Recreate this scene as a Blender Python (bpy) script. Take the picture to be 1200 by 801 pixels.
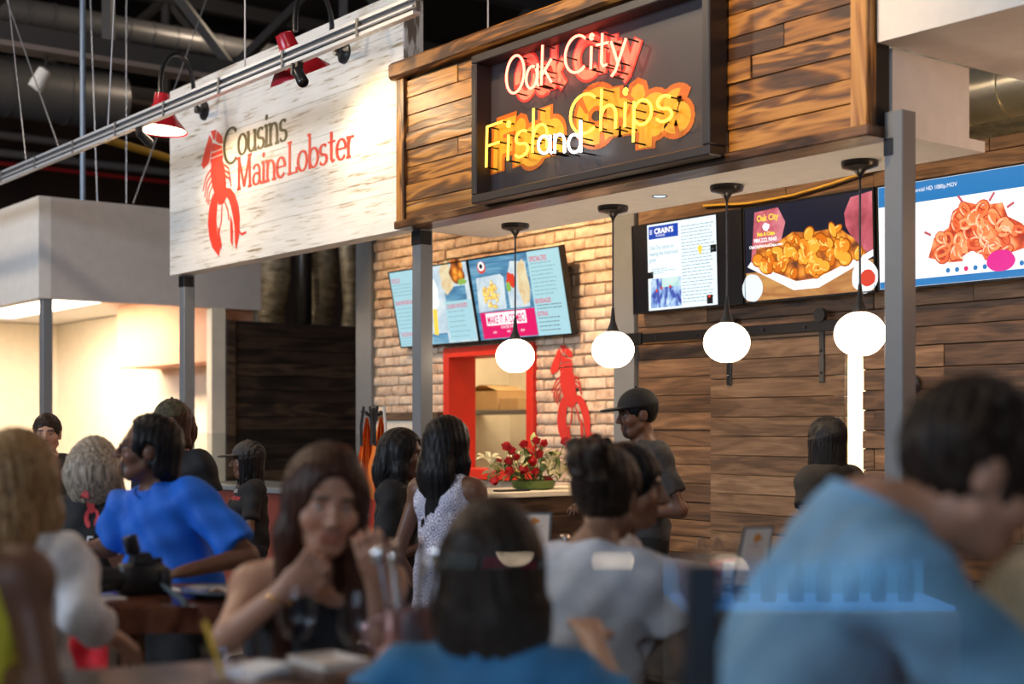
import bpy, bmesh, math, random
import numpy as np
from mathutils import Vector, Matrix
random.seed(7); np.random.seed(7)
SC = bpy.context.scene
for o in list(bpy.data.objects): bpy.data.objects.remove(o)
COL = SC.collection
PI = math.pi
# ------------------------------------------------------------------ camera
# world: x runs along the stall fronts (right and nearer = +x), y into the stalls, z up
CZ = 1.5
FW = Vector((-0.7885, 0.615, 0)); RT = Vector((0.615, 0.7885, 0))
FPX = 1667.0; HOR = 500.0
cam_d = bpy.data.cameras.new('camera'); cam = bpy.data.objects.new('camera', cam_d); COL.objects.link(cam)
cam.location = (0, 0, CZ)
cam.rotation_euler = (PI/2, 0, math.atan2(FW.y, FW.x) - PI/2)
cam_d.sensor_width = 36; cam_d.lens = 50; cam_d.shift_y = (HOR-400.5)/1200; cam_d.clip_end = 200; cam_d.clip_start = .05
cam_d.dof.use_dof = True; cam_d.dof.focus_distance = 8.0; cam_d.dof.aperture_fstop = 1.6; cam_d.dof.aperture_blades = 9
SC.camera = cam
# ------------------------------------------------------------------ world, exposure
w = bpy.data.worlds.new('hall_air'); SC.world = w; w.use_nodes = True
w.node_tree.nodes['Background'].inputs[0].default_value = (.55, .68, 1, 1)
w.node_tree.nodes['Background'].inputs[1].default_value = .10
SC.view_settings.view_transform = 'Standard'; SC.view_settings.look = 'None'
SC.view_settings.gamma = 1; SC.view_settings.use_curve_mapping = False
SC.view_settings.exposure = 0.12
def aim(o, tgt):
    o.rotation_euler = (Vector(tgt)-o.location).to_track_quat('-Z', 'Y').to_euler()
def area(name, loc, tgt, size, power, col, sy=None):
    l = bpy.data.lights.new(name, 'AREA'); l.energy = power; l.color = col; l.size = size
    if sy: l.shape = 'RECTANGLE'; l.size_y = sy
    o = bpy.data.objects.new(name, l); COL.objects.link(o); o.location = loc; aim(o, tgt); return o
def spot(name, loc, tgt, power, col, ang=60, blend=.6, r=.06):
    l = bpy.data.lights.new(name, 'SPOT'); l.energy = power; l.color = col
    l.spot_size = math.radians(ang); l.spot_blend = blend; l.shadow_soft_size = r
    o = bpy.data.objects.new(name, l); COL.objects.link(o); o.location = loc; aim(o, tgt); return o
def point(name, loc, power, col, r=.1):
    l = bpy.data.lights.new(name, 'POINT'); l.energy = power; l.color = col; l.shadow_soft_size = r
    o = bpy.data.objects.new(name, l); COL.objects.link(o); o.location = loc; return o
WARM = (1, .72, .42); WARM2 = (1, .82, .6); COOL = (.6, .76, 1)
# daylight from the tall windows of the hall behind the photographer
area('hall_window_daylight', (5.0, -5.5, 4.2), (-5, 3, 1.2), 5.0, 210, COOL, 3.0)
area('side_window_daylight', (-8.5, -8.0, 4.6), (-13.0, 4.9, 2.6), 6.0, 800, (.72, .84, 1), 2.5)
# unseen fill lamps added over the aisle to raise the ambient light
FILL_LAMPS = [(-4.6, 1.2, 6.3), (-9.6, .8, 6.3), (-15.0, 1.5, 6.3), (1.5, -2.5, 6.3), (-17.5, 9.5, 7.9)]
for p in FILL_LAMPS: point('added_fill_light', (p[0], p[1], p[2]-.32), (120 if p[2] > 7 else 160 if p[0] > -6 else 260), (1, .8, .58), .2)
# ------------------------------------------------------------------ photo geometry helpers
def at(px, py, d):
    a = (px-600)/FPX
    p = FW*d + RT*(a*d); return Vector((p.x, p.y, CZ+(HOR-py)*d/FPX))
def ony(px, py, Y):
    a = (px-600)/FPX; return at(px, py, Y/(a*.7885+.615))
def onx(px, py, X):
    a = (px-600)/FPX; return at(px, py, X/(a*.615-.7885))
def onz(px, py, Z):
    return at(px, py, (CZ-Z)*FPX/(py-HOR))
# ------------------------------------------------------------------ materials
MATS = {}
def _new(name):
    m = bpy.data.materials.new(name); m.use_nodes = True
    nt = m.node_tree; b = nt.nodes['Principled BSDF']; MATS[name] = m
    return m, nt, b
def c4(c): return (c[0], c[1], c[2], 1)
def mat(name, col, rough=.5, metal=0, es=0, ecol=None, spec=.5):
    m, nt, b = _new(name)
    b.inputs['Base Color'].default_value = c4(col); b.inputs['Roughness'].default_value = rough
    b.inputs['Metallic'].default_value = metal; b.inputs['Specular IOR Level'].default_value = spec
    # slight tonal variation keeps every surface procedural
    tc = nt.nodes.new('ShaderNodeTexCoord'); n = nt.nodes.new('ShaderNodeTexNoise'); n.inputs['Scale'].default_value = 9
    n.inputs['Detail'].default_value = 3
    mx = nt.nodes.new('ShaderNodeMix'); mx.data_type = 'RGBA'
    mx.inputs['A'].default_value = c4([v*.9 for v in col]); mx.inputs['B'].default_value = c4([min(1, v*1.08) for v in col])
    nt.links.new(tc.outputs['Object'], n.inputs['Vector']); nt.links.new(n.outputs['Fac'], mx.inputs['Factor'])
    nt.links.new(mx.outputs['Result'], b.inputs['Base Color'])
    if es:
        b.inputs['Emission Color'].default_value = c4(ecol or col); b.inputs['Emission Strength'].default_value = es
    return m
def emit(name, col, es):
    m, nt, b = _new(name)
    b.inputs['Base Color'].default_value = c4([v*.12 for v in col]); b.inputs['Roughness'].default_value = .35
    b.inputs['Emission Color'].default_value = c4(col); b.inputs['Emission Strength'].default_value = es
    return m
def ramp(nt, stops):
    r = nt.nodes.new('ShaderNodeValToRGB'); el = r.color_ramp.elements
    while len(el) < len(stops): el.new(.5)
    for e, (p, c) in zip(el, stops): e.position = p; e.color = c4(c)
    return r
def objvec(nt, scale, rnd=True):
    tc = nt.nodes.new('ShaderNodeTexCoord'); mp = nt.nodes.new('ShaderNodeMapping'); mp.inputs['Scale'].default_value = scale
    nt.links.new(tc.outputs['Object'], mp.inputs['Vector'])
    if not rnd: return mp.outputs['Vector']
    oi = nt.nodes.new('ShaderNodeObjectInfo'); mu = nt.nodes.new('ShaderNodeMath'); mu.operation = 'MULTIPLY'; mu.inputs[1].default_value = 37
    ad = nt.nodes.new('ShaderNodeVectorMath'); ad.operation = 'ADD'
    nt.links.new(oi.outputs['Random'], mu.inputs[0]); nt.links.new(mp.outputs['Vector'], ad.inputs[0]); nt.links.new(mu.outputs[0], ad.inputs[1])
    return ad.outputs['Vector']
def noise(nt, vec, sc, det=4, dist=0, rough=.55):
    n = nt.nodes.new('ShaderNodeTexNoise'); n.inputs['Scale'].default_value = sc; n.inputs['Detail'].default_value = det
    n.inputs['Distortion'].default_value = dist; n.inputs['Roughness'].default_value = rough
    nt.links.new(vec, n.inputs['Vector']); return n.outputs['Fac']
def math_(nt, op, a, b=None, clamp=False):
    m = nt.nodes.new('ShaderNodeMath'); m.operation = op; m.use_clamp = clamp
    for i, v in ((0, a), (1, b)):
        if v is None: continue
        if isinstance(v, (int, float)): m.inputs[i].default_value = v
        else: nt.links.new(v, m.inputs[i])
    return m.outputs[0]
def bump(nt, b, h, st=.3, dist=.01):
    n = nt.nodes.new('ShaderNodeBump'); n.inputs['Strength'].default_value = st; n.inputs['Distance'].default_value = dist
    nt.links.new(h, n.inputs['Height']); nt.links.new(n.outputs['Normal'], b.inputs['Normal'])
def mixc(nt, f, a, b, mode='MIX'):
    mx = nt.nodes.new('ShaderNodeMix'); mx.data_type = 'RGBA'; mx.blend_type = mode
    for k, v in (('Factor', f), ('A', a), ('B', b)):
        if isinstance(v, (int, float)): mx.inputs[k].default_value = v
        elif isinstance(v, (tuple, list)): mx.inputs[k].default_value = c4(v)
        else: nt.links.new(v, mx.inputs[k])
    return mx.outputs['Result']
def wood(name, stops, axis=0, rough=.45, rings=16, var=.5, bs=.35, ring_a=.62, pore=.42, blotch=.65):
    """stained board: growth rings stretched along the board, fine pores, tone changing from board to board"""
    m, nt, b = _new(name)
    s = [5.0, 5.0, 5.0]; s[axis] = .75
    v = objvec(nt, s)
    n1 = noise(nt, v, 1.3, 3, .6)
    sw = math_(nt, 'SINE', math_(nt, 'MULTIPLY', n1, rings*2.2))
    sw = math_(nt, 'MULTIPLY_ADD', sw, .5); sw.node.inputs[2].default_value = .5
    s2 = [90.0, 90.0, 90.0]; s2[axis] = 4
    n2 = noise(nt, objvec(nt, s2), 1, 4)
    g = math_(nt, 'ADD', math_(nt, 'MULTIPLY', sw, ring_a), math_(nt, 'MULTIPLY', n2, pore))
    n3 = noise(nt, v, .5, 2)
    g = math_(nt, 'ADD', g, math_(nt, 'MULTIPLY', math_(nt, 'SUBTRACT', n3, .5), blotch))
    oi = nt.nodes.new('ShaderNodeObjectInfo')
    g = math_(nt, 'ADD', g, math_(nt, 'MULTIPLY', math_(nt, 'SUBTRACT', oi.outputs['Random'], .5), var))
    r = ramp(nt, stops); nt.links.new(g, r.inputs[0]); nt.links.new(r.outputs[0], b.inputs['Base Color'])
    b.inputs['Roughness'].default_value = rough; bump(nt, b, g, bs, .004)
    return m
def speck(name, c1, c2, sc=(1, 1, 1), scale=6, det=5, rough=.7, bs=.2, lo=.35, hi=.65, metal=0, rnd=True, bd=.006):
    m, nt, b = _new(name); v = objvec(nt, sc, rnd); n = noise(nt, v, scale, det)
    r = ramp(nt, [(lo, c1), (hi, c2)]); nt.links.new(n, r.inputs[0]); nt.links.new(r.outputs[0], b.inputs['Base Color'])
    b.inputs['Roughness'].default_value = rough; b.inputs['Metallic'].default_value = metal
    if bs: bump(nt, b, n, bs, bd)
    return m
def glass(name, tint=(1, 1, 1), ior=1.5, rough=0.0, dense=0.0):
    """thin pane: fresnel mix of clear transmission and mirror reflection"""
    m, nt, b = _new(name); nt.nodes.remove(b)
    out = nt.nodes['Material Output']; lw = nt.nodes.new('ShaderNodeLayerWeight'); lw.inputs[0].default_value = .5
    f0 = ((ior-1)/(ior+1))**2
    pw = math_(nt, 'POWER', lw.outputs['Facing'], 5.0); fs = math_(nt, 'MULTIPLY_ADD', pw, 1-f0); fs.node.inputs[2].default_value = f0
    t = nt.nodes.new('ShaderNodeBsdfTransparent'); t.inputs[0].default_value = c4(tint)
    g = nt.nodes.new('ShaderNodeBsdfGlossy'); g.inputs['Roughness'].default_value = rough
    mx = nt.nodes.new('ShaderNodeMixShader'); nt.links.new(fs, mx.inputs[0]); nt.links.new(t.outputs[0], mx.inputs[1]); nt.links.new(g.outputs[0], mx.inputs[2])
    nt.links.new(mx.outputs[0], out.inputs[0]); return m
# ------------------------------------------------------------------ mesh helpers
def chain(o):
    M = o.matrix_basis.copy()
    while o.parent: o = o.parent; M = o.matrix_basis @ M
    return M
def tag(o, label=None, cat=None, group=None, kind=None):
    if label: o['label'] = label
    if cat: o['category'] = cat
    if group: o['group'] = group
    if kind: o['kind'] = kind
    return o
def thing(name, loc, label, cat, group=None, rz=0, kind=None):
    o = bpy.data.objects.new(name, None); COL.objects.link(o); o.location = loc; o.rotation_euler = (0, 0, rz); o.empty_display_size = .1
    bpy.context.view_layer.update() if False else None
    o.matrix_basis = Matrix.Translation(Vector(loc)) @ Matrix.Rotation(rz, 4, 'Z')
    return tag(o, label, cat, group, kind)
class B:
    def __init__(s): s.v = []; s.f = []
    def add(s, vs, fs):
        k = len(s.v); s.v += [tuple(v) for v in vs]; s.f += [tuple(i+k for i in f) for f in fs]; return s
    def box(s, lo, hi, b=0, M=None):
        x0, y0, z0 = lo; x1, y1, z1 = hi
        if b <= 0:
            vs = [(x, y, z) for x in (x0, x1) for y in (y0, y1) for z in (z0, z1)]
            fs = [(0, 1, 3, 2), (4, 6, 7, 5), (0, 4, 5, 1), (2, 3, 7, 6), (0, 2, 6, 4), (1, 5, 7, 3)]
        else:
            b = min(b, (x1-x0)*.45, (y1-y0)*.45, (z1-z0)*.45)
            vs = []; L = [(x0, x1), (y0, y1), (z0, z1)]; idx = {}
            for ax in range(3):
                for sx in (0, 1):
                    for sy in (0, 1):
                        for sz in (0, 1):
                            sg = (sx, sy, sz)
                            p = [L[i][sg[i]]+(0 if i == ax else (b if sg[i] == 0 else -b)) for i in range(3)]
                            idx[ax, sg] = len(vs); vs.append(tuple(p))
            fs = []
            for ax in range(3):
                o1, o2 = [i for i in range(3) if i != ax]
                for sd in (0, 1):
                    q = []
                    for (u, v) in ((0, 0), (1, 0), (1, 1), (0, 1)):
                        sg = [0, 0, 0]; sg[ax] = sd; sg[o1] = u; sg[o2] = v; q.append(idx[ax, tuple(sg)])
                    fs.append(tuple(q))
            for ax in range(3):
                o1, o2 = [i for i in range(3) if i != ax]
                for u in (0, 1):
                    for v in (0, 1):
                        a = [0, 0, 0]; a[o1] = u; a[o2] = v; c = list(a); c[ax] = 1
                        fs.append((idx[o1, tuple(a)], idx[o1, tuple(c)], idx[o2, tuple(c)], idx[o2, tuple(a)]))
            for sx in (0, 1):
                for sy in (0, 1):
                    for sz in (0, 1):
                        fs.append(tuple(idx[ax, (sx, sy, sz)] for ax in range(3)))
        if M is not None: vs = [M @ Vector(v) for v in vs]
        return s.add(vs, fs)
    def tube(s, path, r, n=8, closed=False, cap=True):
        P = [Vector(p) for p in path]; N = len(P)
        R = r if isinstance(r, (list, tuple)) else [r]*N
        vs = []; up = None
        for i, p in enumerate(P):
            if closed: t = P[(i+1) % N]-P[i-1]
            else: t = P[min(i+1, N-1)]-P[max(i-1, 0)]
            if t.length < 1e-9: t = Vector((0, 0, 1))
            t.normalize()
            if up is None:
                up = Vector((0, 0, 1)) if abs(t.z) < .9 else Vector((1, 0, 0))
            a = up - t*up.dot(t)
            if a.length < 1e-6: a = t.orthogonal()
            a.normalize(); up = a; b2 = t.cross(a)
            for k in range(n):
                th = 2*PI*k/n; vs.append(p+(a*math.cos(th)+b2*math.sin(th))*R[i])
        fs = []
        for i in range(N if closed else N-1):
            j = (i+1) % N
            for k in range(n): fs.append((i*n+k, i*n+(k+1) % n, j*n+(k+1) % n, j*n+k))
        if cap and not closed: fs.append(tuple(range(n))[::-1]); fs.append(tuple((N-1)*n+k for k in range(n)))
        return s.add(vs, fs)
    def lathe(s, prof, c=(0, 0, 0), n=24, M=None, capb=True, capt=True):
        vs = []; c = Vector(c)
        for (r, z) in prof:
            for k in range(n):
                th = 2*PI*k/n; v = Vector((max(r, 1e-4)*math.cos(th), max(r, 1e-4)*math.sin(th), z))
                vs.append((M @ v if M else v)+c)
        fs = []
        for i in range(len(prof)-1):
            for k in range(n): fs.append((i*n+k, i*n+(k+1) % n, (i+1)*n+(k+1) % n, (i+1)*n+k))
        if capb: fs.append(tuple(range(n))[::-1])
        if capt: fs.append(tuple((len(prof)-1)*n+k for k in range(n)))
        return s.add(vs, fs)
    def quad(s, a, b, c, d): return s.add([a, b, c, d], [(0, 1, 2, 3)])
    def poly(s, pts): return s.add(pts, [tuple(range(len(pts)))])
    def prism(s, pts, ext):
        n = len(pts); e = Vector(ext); vs = [Vector(p) for p in pts]+[Vector(p)+e for p in pts]
        fs = [tuple(range(n))[::-1], tuple(range(n, 2*n))]+[(i, (i+1) % n, n+(i+1) % n, n+i) for i in range(n)]
        return s.add(vs, fs)
    def ball(s, c, r, n=12, m=8, M=None):
        R = r if isinstance(r, (tuple, list)) else (r, r, r)
        vs = [];
        for i in range(m+1):
            ph = PI*i/m
            for k in range(n):
                th = 2*PI*k/n
                v = Vector((R[0]*math.sin(ph)*math.cos(th), R[1]*math.sin(ph)*math.sin(th), R[2]*math.cos(ph)))
                if M: v = M @ v
                vs.append(v+Vector(c))
        fs = [(i*n+k, (i+1)*n+k, (i+1)*n+(k+1) % n, i*n+(k+1) % n) for i in range(m) for k in range(n)]
        return s.add(vs, fs)
    def build(s, name, m, parent=None, smooth=False, local=False):
        vs = s.v
        if parent is not None and not local:
            Mi = chain(parent).inverted(); vs = [tuple(Mi @ Vector(v)) for v in vs]
        me = bpy.data.meshes.new(name); me.from_pydata(vs, [], s.f); me.validate(verbose=False)
        bm = bmesh.new(); bm.from_mesh(me); bmesh.ops.recalc_face_normals(bm, faces=bm.faces); bm.to_mesh(me); bm.free()
        if smooth:
            me.polygons.foreach_set('use_smooth', [True]*len(me.polygons))
            try: me.set_sharp_from_angle(angle=math.radians(50))
            except Exception: pass
        me.materials.append(MATS[m] if isinstance(m, str) else m)
        o = bpy.data.objects.new(name, me); COL.objects.link(o); o.parent = parent
        return o
def one(name, b, m, label, cat, group=None, smooth=False, kind=None):
    """a thing that is a single mesh: origin moved to its base"""
    vs = np.array([tuple(v) for v in b.v]); c = Vector(((vs[:, 0].min()+vs[:, 0].max())/2, (vs[:, 1].min()+vs[:, 1].max())/2, vs[:, 2].min()))
    b.v = [tuple(Vector(v)-c) for v in b.v]
    o = b.build(name, m, None, smooth); o.location = c
    o.matrix_basis = Matrix.Translation(c)
    return tag(o, label, cat, group, kind)
def struct(name, b, m, smooth=False): return tag(b.build(name, m, None, smooth), kind='structure')
def dup(o, parent=None, M=None):
    c = o.copy(); COL.objects.link(c); c.parent = parent
    for ch in list(o.children): dup(ch, c)
    if M is not None: c.matrix_basis = M
    return c
def arc(cx, cy, rx, ry, a0, a1, n=14):
    return [(cx+rx*math.cos(math.radians(a0+(a1-a0)*i/n)), cy+ry*math.sin(math.radians(a0+(a1-a0)*i/n))) for i in range(n+1)]
class Frame:
    """flat print area: origin, unit axes u (right) and v (up), normal towards the viewer"""
    def __init__(s, o, u, v): s.o = Vector(o); s.u = Vector(u); s.v = Vector(v); s.n = s.u.cross(s.v).normalized()
    def __call__(s, u, v, h=0): return s.o+s.u*u+s.v*v+s.n*h
RB = [0]
def ribbon(b, fr, pts, wd, h=0.001, thin=None):
    """flat stroke of varying width along a polyline"""
    P = [Vector((p[0], p[1])) for p in pts]; h0 = h
    for i in range(len(P)-1):
        d = P[i+1]-P[i]
        if d.length < 1e-7: continue
        d.normalize(); n = Vector((-d.y, d.x))
        w1 = wd/2 if thin is None else (thin+(wd-thin)*abs(d.y)**1.5)/2
        a = P[i]-d*w1*.35; c = P[i+1]+d*w1*.35
        RB[0] += 1; h = h0+(RB[0] % 12)*1.3e-4
        b.quad(fr(a.x+n.x*w1, a.y+n.y*w1, h), fr(a.x-n.x*w1, a.y-n.y*w1, h), fr(c.x-n.x*w1, c.y-n.y*w1, h), fr(c.x+n.x*w1, c.y+n.y*w1, h))
def rect(b, fr, u0, v0, u1, v1, h=.001): b.quad(fr(u0, v0, h), fr(u1, v0, h), fr(u1, v1, h), fr(u0, v1, h))
def text(name, body, fr, u, v, size, m, parent, h=.002, align='LEFT', sx=1.0, bold=0.0):
    cu = bpy.data.curves.new('t', 'FONT'); cu.body = body; cu.size = size; cu.align_x = align; cu.offset = bold; cu.resolution_u = 3
    to = bpy.data.objects.new('t', cu); COL.objects.link(to)
    me = bpy.data.meshes.new_from_object(to.evaluated_get(bpy.context.evaluated_depsgraph_get())) if False else to.to_mesh()
    vs = [(p.co.x*sx, p.co.y) for p in me.vertices]; fs = [tuple(p.vertices) for p in me.polygons]
    to.to_mesh_clear(); bpy.data.objects.remove(to); bpy.data.curves.remove(cu)
    b = B(); b.add([fr(u+x, v+y, h) for x, y in vs], fs)
    return b.build(name, m, parent)
# ------------------------------------------------------------------ palette
wood('stained_pine', [(.12, (.06, .026, .01)), (.45, (.19, .076, .019)), (.7, (.37, .155, .03)), (1, (.56, .27, .065))], 0, .42, 14, .35, .5)
wood('stained_pine_upright', [(.15, (.05, .022, .009)), (.45, (.2, .08, .02)), (.7, (.42, .18, .038)), (1, (.6, .3, .08))], 2, .4, 14, .3, .5)
wood('barn_wood', [(.05, (.022, .012, .008)), (.4, (.10, .054, .028)), (.7, (.19, .105, .054)), (1, (.32, .19, .10))], 0, .6, 12, .42, .5, .32, .72, .45)
wood('door_wood', [(.05, (.03, .018, .011)), (.4, (.12, .068, .036)), (.7, (.2, .12, .066)), (1, (.3, .2, .12))], 0, .6, 12, .3, .5, .32, .72, .4)
wood('dark_barn_wood', [(.1, (.008, .005, .004)), (.5, (.028, .015, .010)), (.8, (.06, .032, .02)), (1, (.12, .07, .04))], 1, .6, 7, .4, .5)
wood('counter_wood', [(.1, (.03, .014, .007)), (.5, (.12, .055, .024)), (.8, (.22, .11, .05)), (1, (.33, .18, .08))], 0, .3, 10, .3, .3)
wood('varnished_table', [(.1, (.02, .006, .004)), (.5, (.07, .022, .014)), (1, (.16, .06, .035))], 0, .13, 8, .2, .15)
def whitewash():
    m, nt, b = _new('whitewashed_board')
    n = noise(nt, objvec(nt, (1.6, 20, 26)), 2.0, 6, .3, .65)
    n2 = noise(nt, objvec(nt, (1.2, 2, 2.4), False), 1.6, 3)
    g = math_(nt, 'ADD', n, math_(nt, 'MULTIPLY', math_(nt, 'SUBTRACT', n2, .5), .32))
    r = ramp(nt, [(.3, (.3, .22, .14)), (.385, (.62, .55, .46)), (.43, (.8, .77, .72)), (.7, (.9, .88, .85))])
    nt.links.new(g, r.inputs[0]); nt.links.new(r.outputs[0], b.inputs['Base Color']); b.inputs['Roughness'].default_value = .6; bump(nt, b, g, .35, .004)
whitewash()
speck('peeling_paint', (.2, .17, .15), (.78, .8, .82), (6, 6, 1.5), 3, 4, .7, .2, .45, .55)
mat('grey_steel', (.20, .215, .235), .32, .0)
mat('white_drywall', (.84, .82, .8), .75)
mat('cream_wall', (.86, .78, .64), .7)
mat('salmon_wall', (.8, .40, .26), .7)
mat('shaded_side_fascia', (.62, .58, .56), .6)
mat('dark_metal', (.025, .024, .026), .4, .6)
mat('black_enamel', (.018, .018, .02), .3)
mat('rail_metal', (.62, .66, .72), .35, .35)
mat('galvanised', (.2, .195, .2), .42, .5)
mat('painted_truss', (.055, .05, .05), .6)
mat('truss_flange', (.25, .2, .18), .5)
mat('red_paint', (.72, .035, .018), .35)
mat('sprinkler_red', (.45, .02, .02), .4)
mat('deck_dark', (.022, .019, .018), .8)
mat('far_brown', (.075, .04, .028), .8)
mat('wire', (.45, .45, .48), .4, .6)
mat('conduit_blue', (.25, .33, .45), .4, .3)
mat('yellow_steel', (.7, .42, .06), .5)
speck('concrete_floor', (.12, .105, .09), (.2, .175, .15), (1, 1, 1), 2.2, 6, .4, .05)
speck('foil_bright', (.5, .42, .28), (.75, .66, .5), (1, 1, 1), 3, 3, .3, .0, .3, .7, .7)
speck('foil_duct', (.3, .25, .17), (.85, .77, .6), (1, 1, 3), 5, 5, .3, 1.0, .3, .7, .35, True, .05)
def brickmat():
    m, nt, b = _new('washed_brick')
    v = objvec(nt, (1, 1, 1)); n = noise(nt, v, 14, 6); n2 = noise(nt, v, 3, 3)
    oi = nt.nodes.new('ShaderNodeObjectInfo')
    g = math_(nt, 'ADD', math_(nt, 'MULTIPLY', n, .7), math_(nt, 'MULTIPLY', n2, .3))
    g = math_(nt, 'ADD', g, math_(nt, 'MULTIPLY', math_(nt, 'SUBTRACT', oi.outputs['Random'], .5), .16))
    r = ramp(nt, [(.3, (.42, .26, .17)), (.45, (.66, .48, .35)), (.6, (.76, .62, .48)), (.75, (.82, .71, .58))])
    nt.links.new(g, r.inputs[0]); nt.links.new(r.outputs[0], b.inputs['Base Color']); b.inputs['Roughness'].default_value = .85; bump(nt, b, g, .5, .01)
brickmat()
speck('mortar', (.36, .27, .18), (.5, .4, .29), (1, 1, 1), 20, 4, .9, .3)
# ------------------------------------------------------------------ room shell
struct('floor', B().box((-30, -12, -.1), (12, 16, 0)), 'concrete_floor')
struct('ceiling', B().box((-30, -12, 8.6), (12, 16, 8.8)), 'deck_dark')
struct('wall_far', B().box((-30, -12, 0), (-29.7, 16, 8.6)), 'far_brown')
struct('wall_back', B().box((-30, 15.7, 0), (12, 16, 8.6)), 'far_brown')
# hall behind the photographer: brick piers with tall windows between them
rw = B()
for x0, x1 in ((-30, -14.5), (-2.5, 2.0), (9.5, 12)): rw.box((x0, -12, 0), (x1, -11.7, 8.6))
rw.box((-14.5, -12, 0), (-2.5, -11.7, 1.0)).box((2.0, -12, 0), (9.5, -11.7, 1.0)).box((-14.5, -12, 6), (-2.5, -11.7, 8.6)).box((2, -12, 6), (9.5, -11.7, 8.6))
struct('wall_rear', rw, 'far_brown')
struct('wall_right', B().box((11.7, -12, 0), (12, 16, 8.6)), 'far_brown')
# ------------------------------------------------------------------ roof steel, ducts and pipes
def truss(x, zb, zt, label):
    t = thing('roof_truss', (x, 0, zb), label, 'truss', 'roof trusses')
    b = B().box((x-.09, -2, zb+.06), (x+.09, 15.5, zb+.28)); b.build('bottom_chord', 'painted_truss', t)
    B().box((x-.16, -2, zb), (x+.16, 15.5, zb+.06)).build('flange', 'truss_flange', t)
    B().box((x-.1, -2, zt), (x+.1, 15.5, zt+.22)).build('top_chord', 'painted_truss', t)
    y = -1.5; k = 0
    while y < 15:
        a = (x, y, zb+.2 if k % 2 == 0 else zt+.1); c = (x, y+1.6, zt+.1 if k % 2 == 0 else zb+.2)
        B().tube([a, c], .075, 4).build('web', 'painted_truss', t)
        if k % 2 == 1: B().tube([(x, y, zt+.1), (x, y, zb+.2)], .08, 4).build('post', 'painted_truss', t)
        y += 1.6; k += 1
truss(-16, 5.72, 7.5, 'dark roof truss with pale bottom flange above the white kiosk')
truss(-21.5, 6.6, 8.3, 'dark roof truss behind the big grey duct')
truss(-11.5, 6.9, 8.3, 'dark roof truss above the whitewashed sign')
def duct(name, label, p0, p1, r, m='galvanised', ribs=.35):
    p0 = Vector(p0); p1 = Vector(p1); t = thing(name, p0, label, 'duct')
    B().tube([p0, p1], r, 24).build('tube', m, t, True)
    n = int((p1-p0).length/ribs); d = (p1-p0).normalized()
    for i in range(1, n):
        q = p0+(p1-p0)*(i/n); B().tube([q-d*.012, q+d*.012], r+.012, 24).build('seam', m, t, True)
duct('spiral_duct', 'slim ribbed metal duct running above the dark truss', (-19, 2, 7.05), (-19, 14, 7.05), .17)
duct('air_duct', 'wide grey metal duct under the truss over the kiosk', (-20, 0, 6.25), (-20, 8.3, 6.25), .42, ribs=.8)
duct('spiral_duct', 'shiny spiral duct beside the white bulkhead above the plank wall', (-9.5, 8.6, 3.8), (-4.3, 8.6, 3.8), .2, 'foil_bright', .3)
b = B().tube([(-23, 0, 5.72), (-23, 14, 5.72)], .035, 8); one('sprinkler_pipe', b, 'sprinkler_red', 'long red sprinkler pipe along the dark far wall', 'pipe', None, True)
b = B().tube([(-23.3, 0, 5.95), (-23.3, 14, 5.95)], .07, 8); one('water_pipe', b, 'truss_flange', 'pale pipe just above the red sprinkler pipe', 'pipe', None, True)
b = B().tube([(-22.4, 0, 6.05), (-22.4, 8.6, 6.05), (-22.2, 9.0, 6.3), (-22.0, 13, 6.3)], .07, 8); one('bent_conduit', b, 'truss_flange', 'pale bent conduit behind the grey duct', 'pipe', None, True)
p = at(140, 168, 17.5); q = at(190, 183, 18.5)
b = B().tube([p-(q-p)*.3, q+(q-p)*1.5], .05, 6); one('roof_strut', b, 'yellow_steel', 'short yellow steel strut under the roof', 'strut')
q = onx(97, 236, -13.86); b = B().tube([(q.x, q.y, 8.6), q], .028, 8); one('conduit', b, 'conduit_blue', 'blue-grey vertical conduit rising from the white kiosk', 'pipe', None, True)
# roof-hung wires
def hang(a, c, lab, r=.006):
    a = Vector(a); c = Vector(c); d = a-c; top = c+d*((8.6-c.z)/d.z)
    one('hanger_wire', B().tube([top, c], r, 5), 'wire', lab, 'wire', 'hanger wires')
YRL = 4.2
for px0, py0, px1, py1, lab in ((134, 0, 126, 155, 'steel hanger wire holding the strut rail near the kiosk corner'), (287, 0, 287, 82, 'steel hanger wire holding the strut rail between the red lamps'), (12, 20, 32, 200, 'slanting steel wire to the far end of the strut rail'), (15, 20, 72, 182, 'steel wire slanting most steeply to the strut rail')):
    hang(ony(px0, py0, YRL), ony(px1, py1, YRL), lab)
for px0, py0, px1, py1, lab in ((108, 60, 114, 236, 'thin wire to the kiosk fascia beside the blue conduit'), (148, 40, 148, 238, 'thin straight wire to the middle of the kiosk fascia'), (184, 160, 156, 238, 'thin slanting wire to the kiosk fascia beside the lobster sign')):
    hang(onx(px0, py0, -13.86), onx(px1, py1, -13.86), lab)
hang(ony(572, 0, 4.98), ony(572, 38, 4.98), 'thin wire to the top of the plank header')
# track lamp
p = onx(54, 80, -16.0); t = thing('track_spotlight', p, 'small white track spotlight hanging under the dark truss', 'spotlight')
B().tube([(p.x, p.y, 5.72), p], .014, 8).build('stem', 'black_enamel', t)
Mx = Matrix.Rotation(math.radians(-25), 3, 'X') @ Matrix.Rotation(math.radians(15), 3, 'Y')
B().lathe([(.03, 0), (.075, -.025), (.082, -.12), (.086, -.26), (.074, -.265), (.068, -.23)], p, 20, Mx).build('housing', 'white_drywall', t, True)
B().lathe([(.001, -.24), (.07, -.24)], p, 16, Mx, False, False).build('lens', 'galvanised', t)
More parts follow.
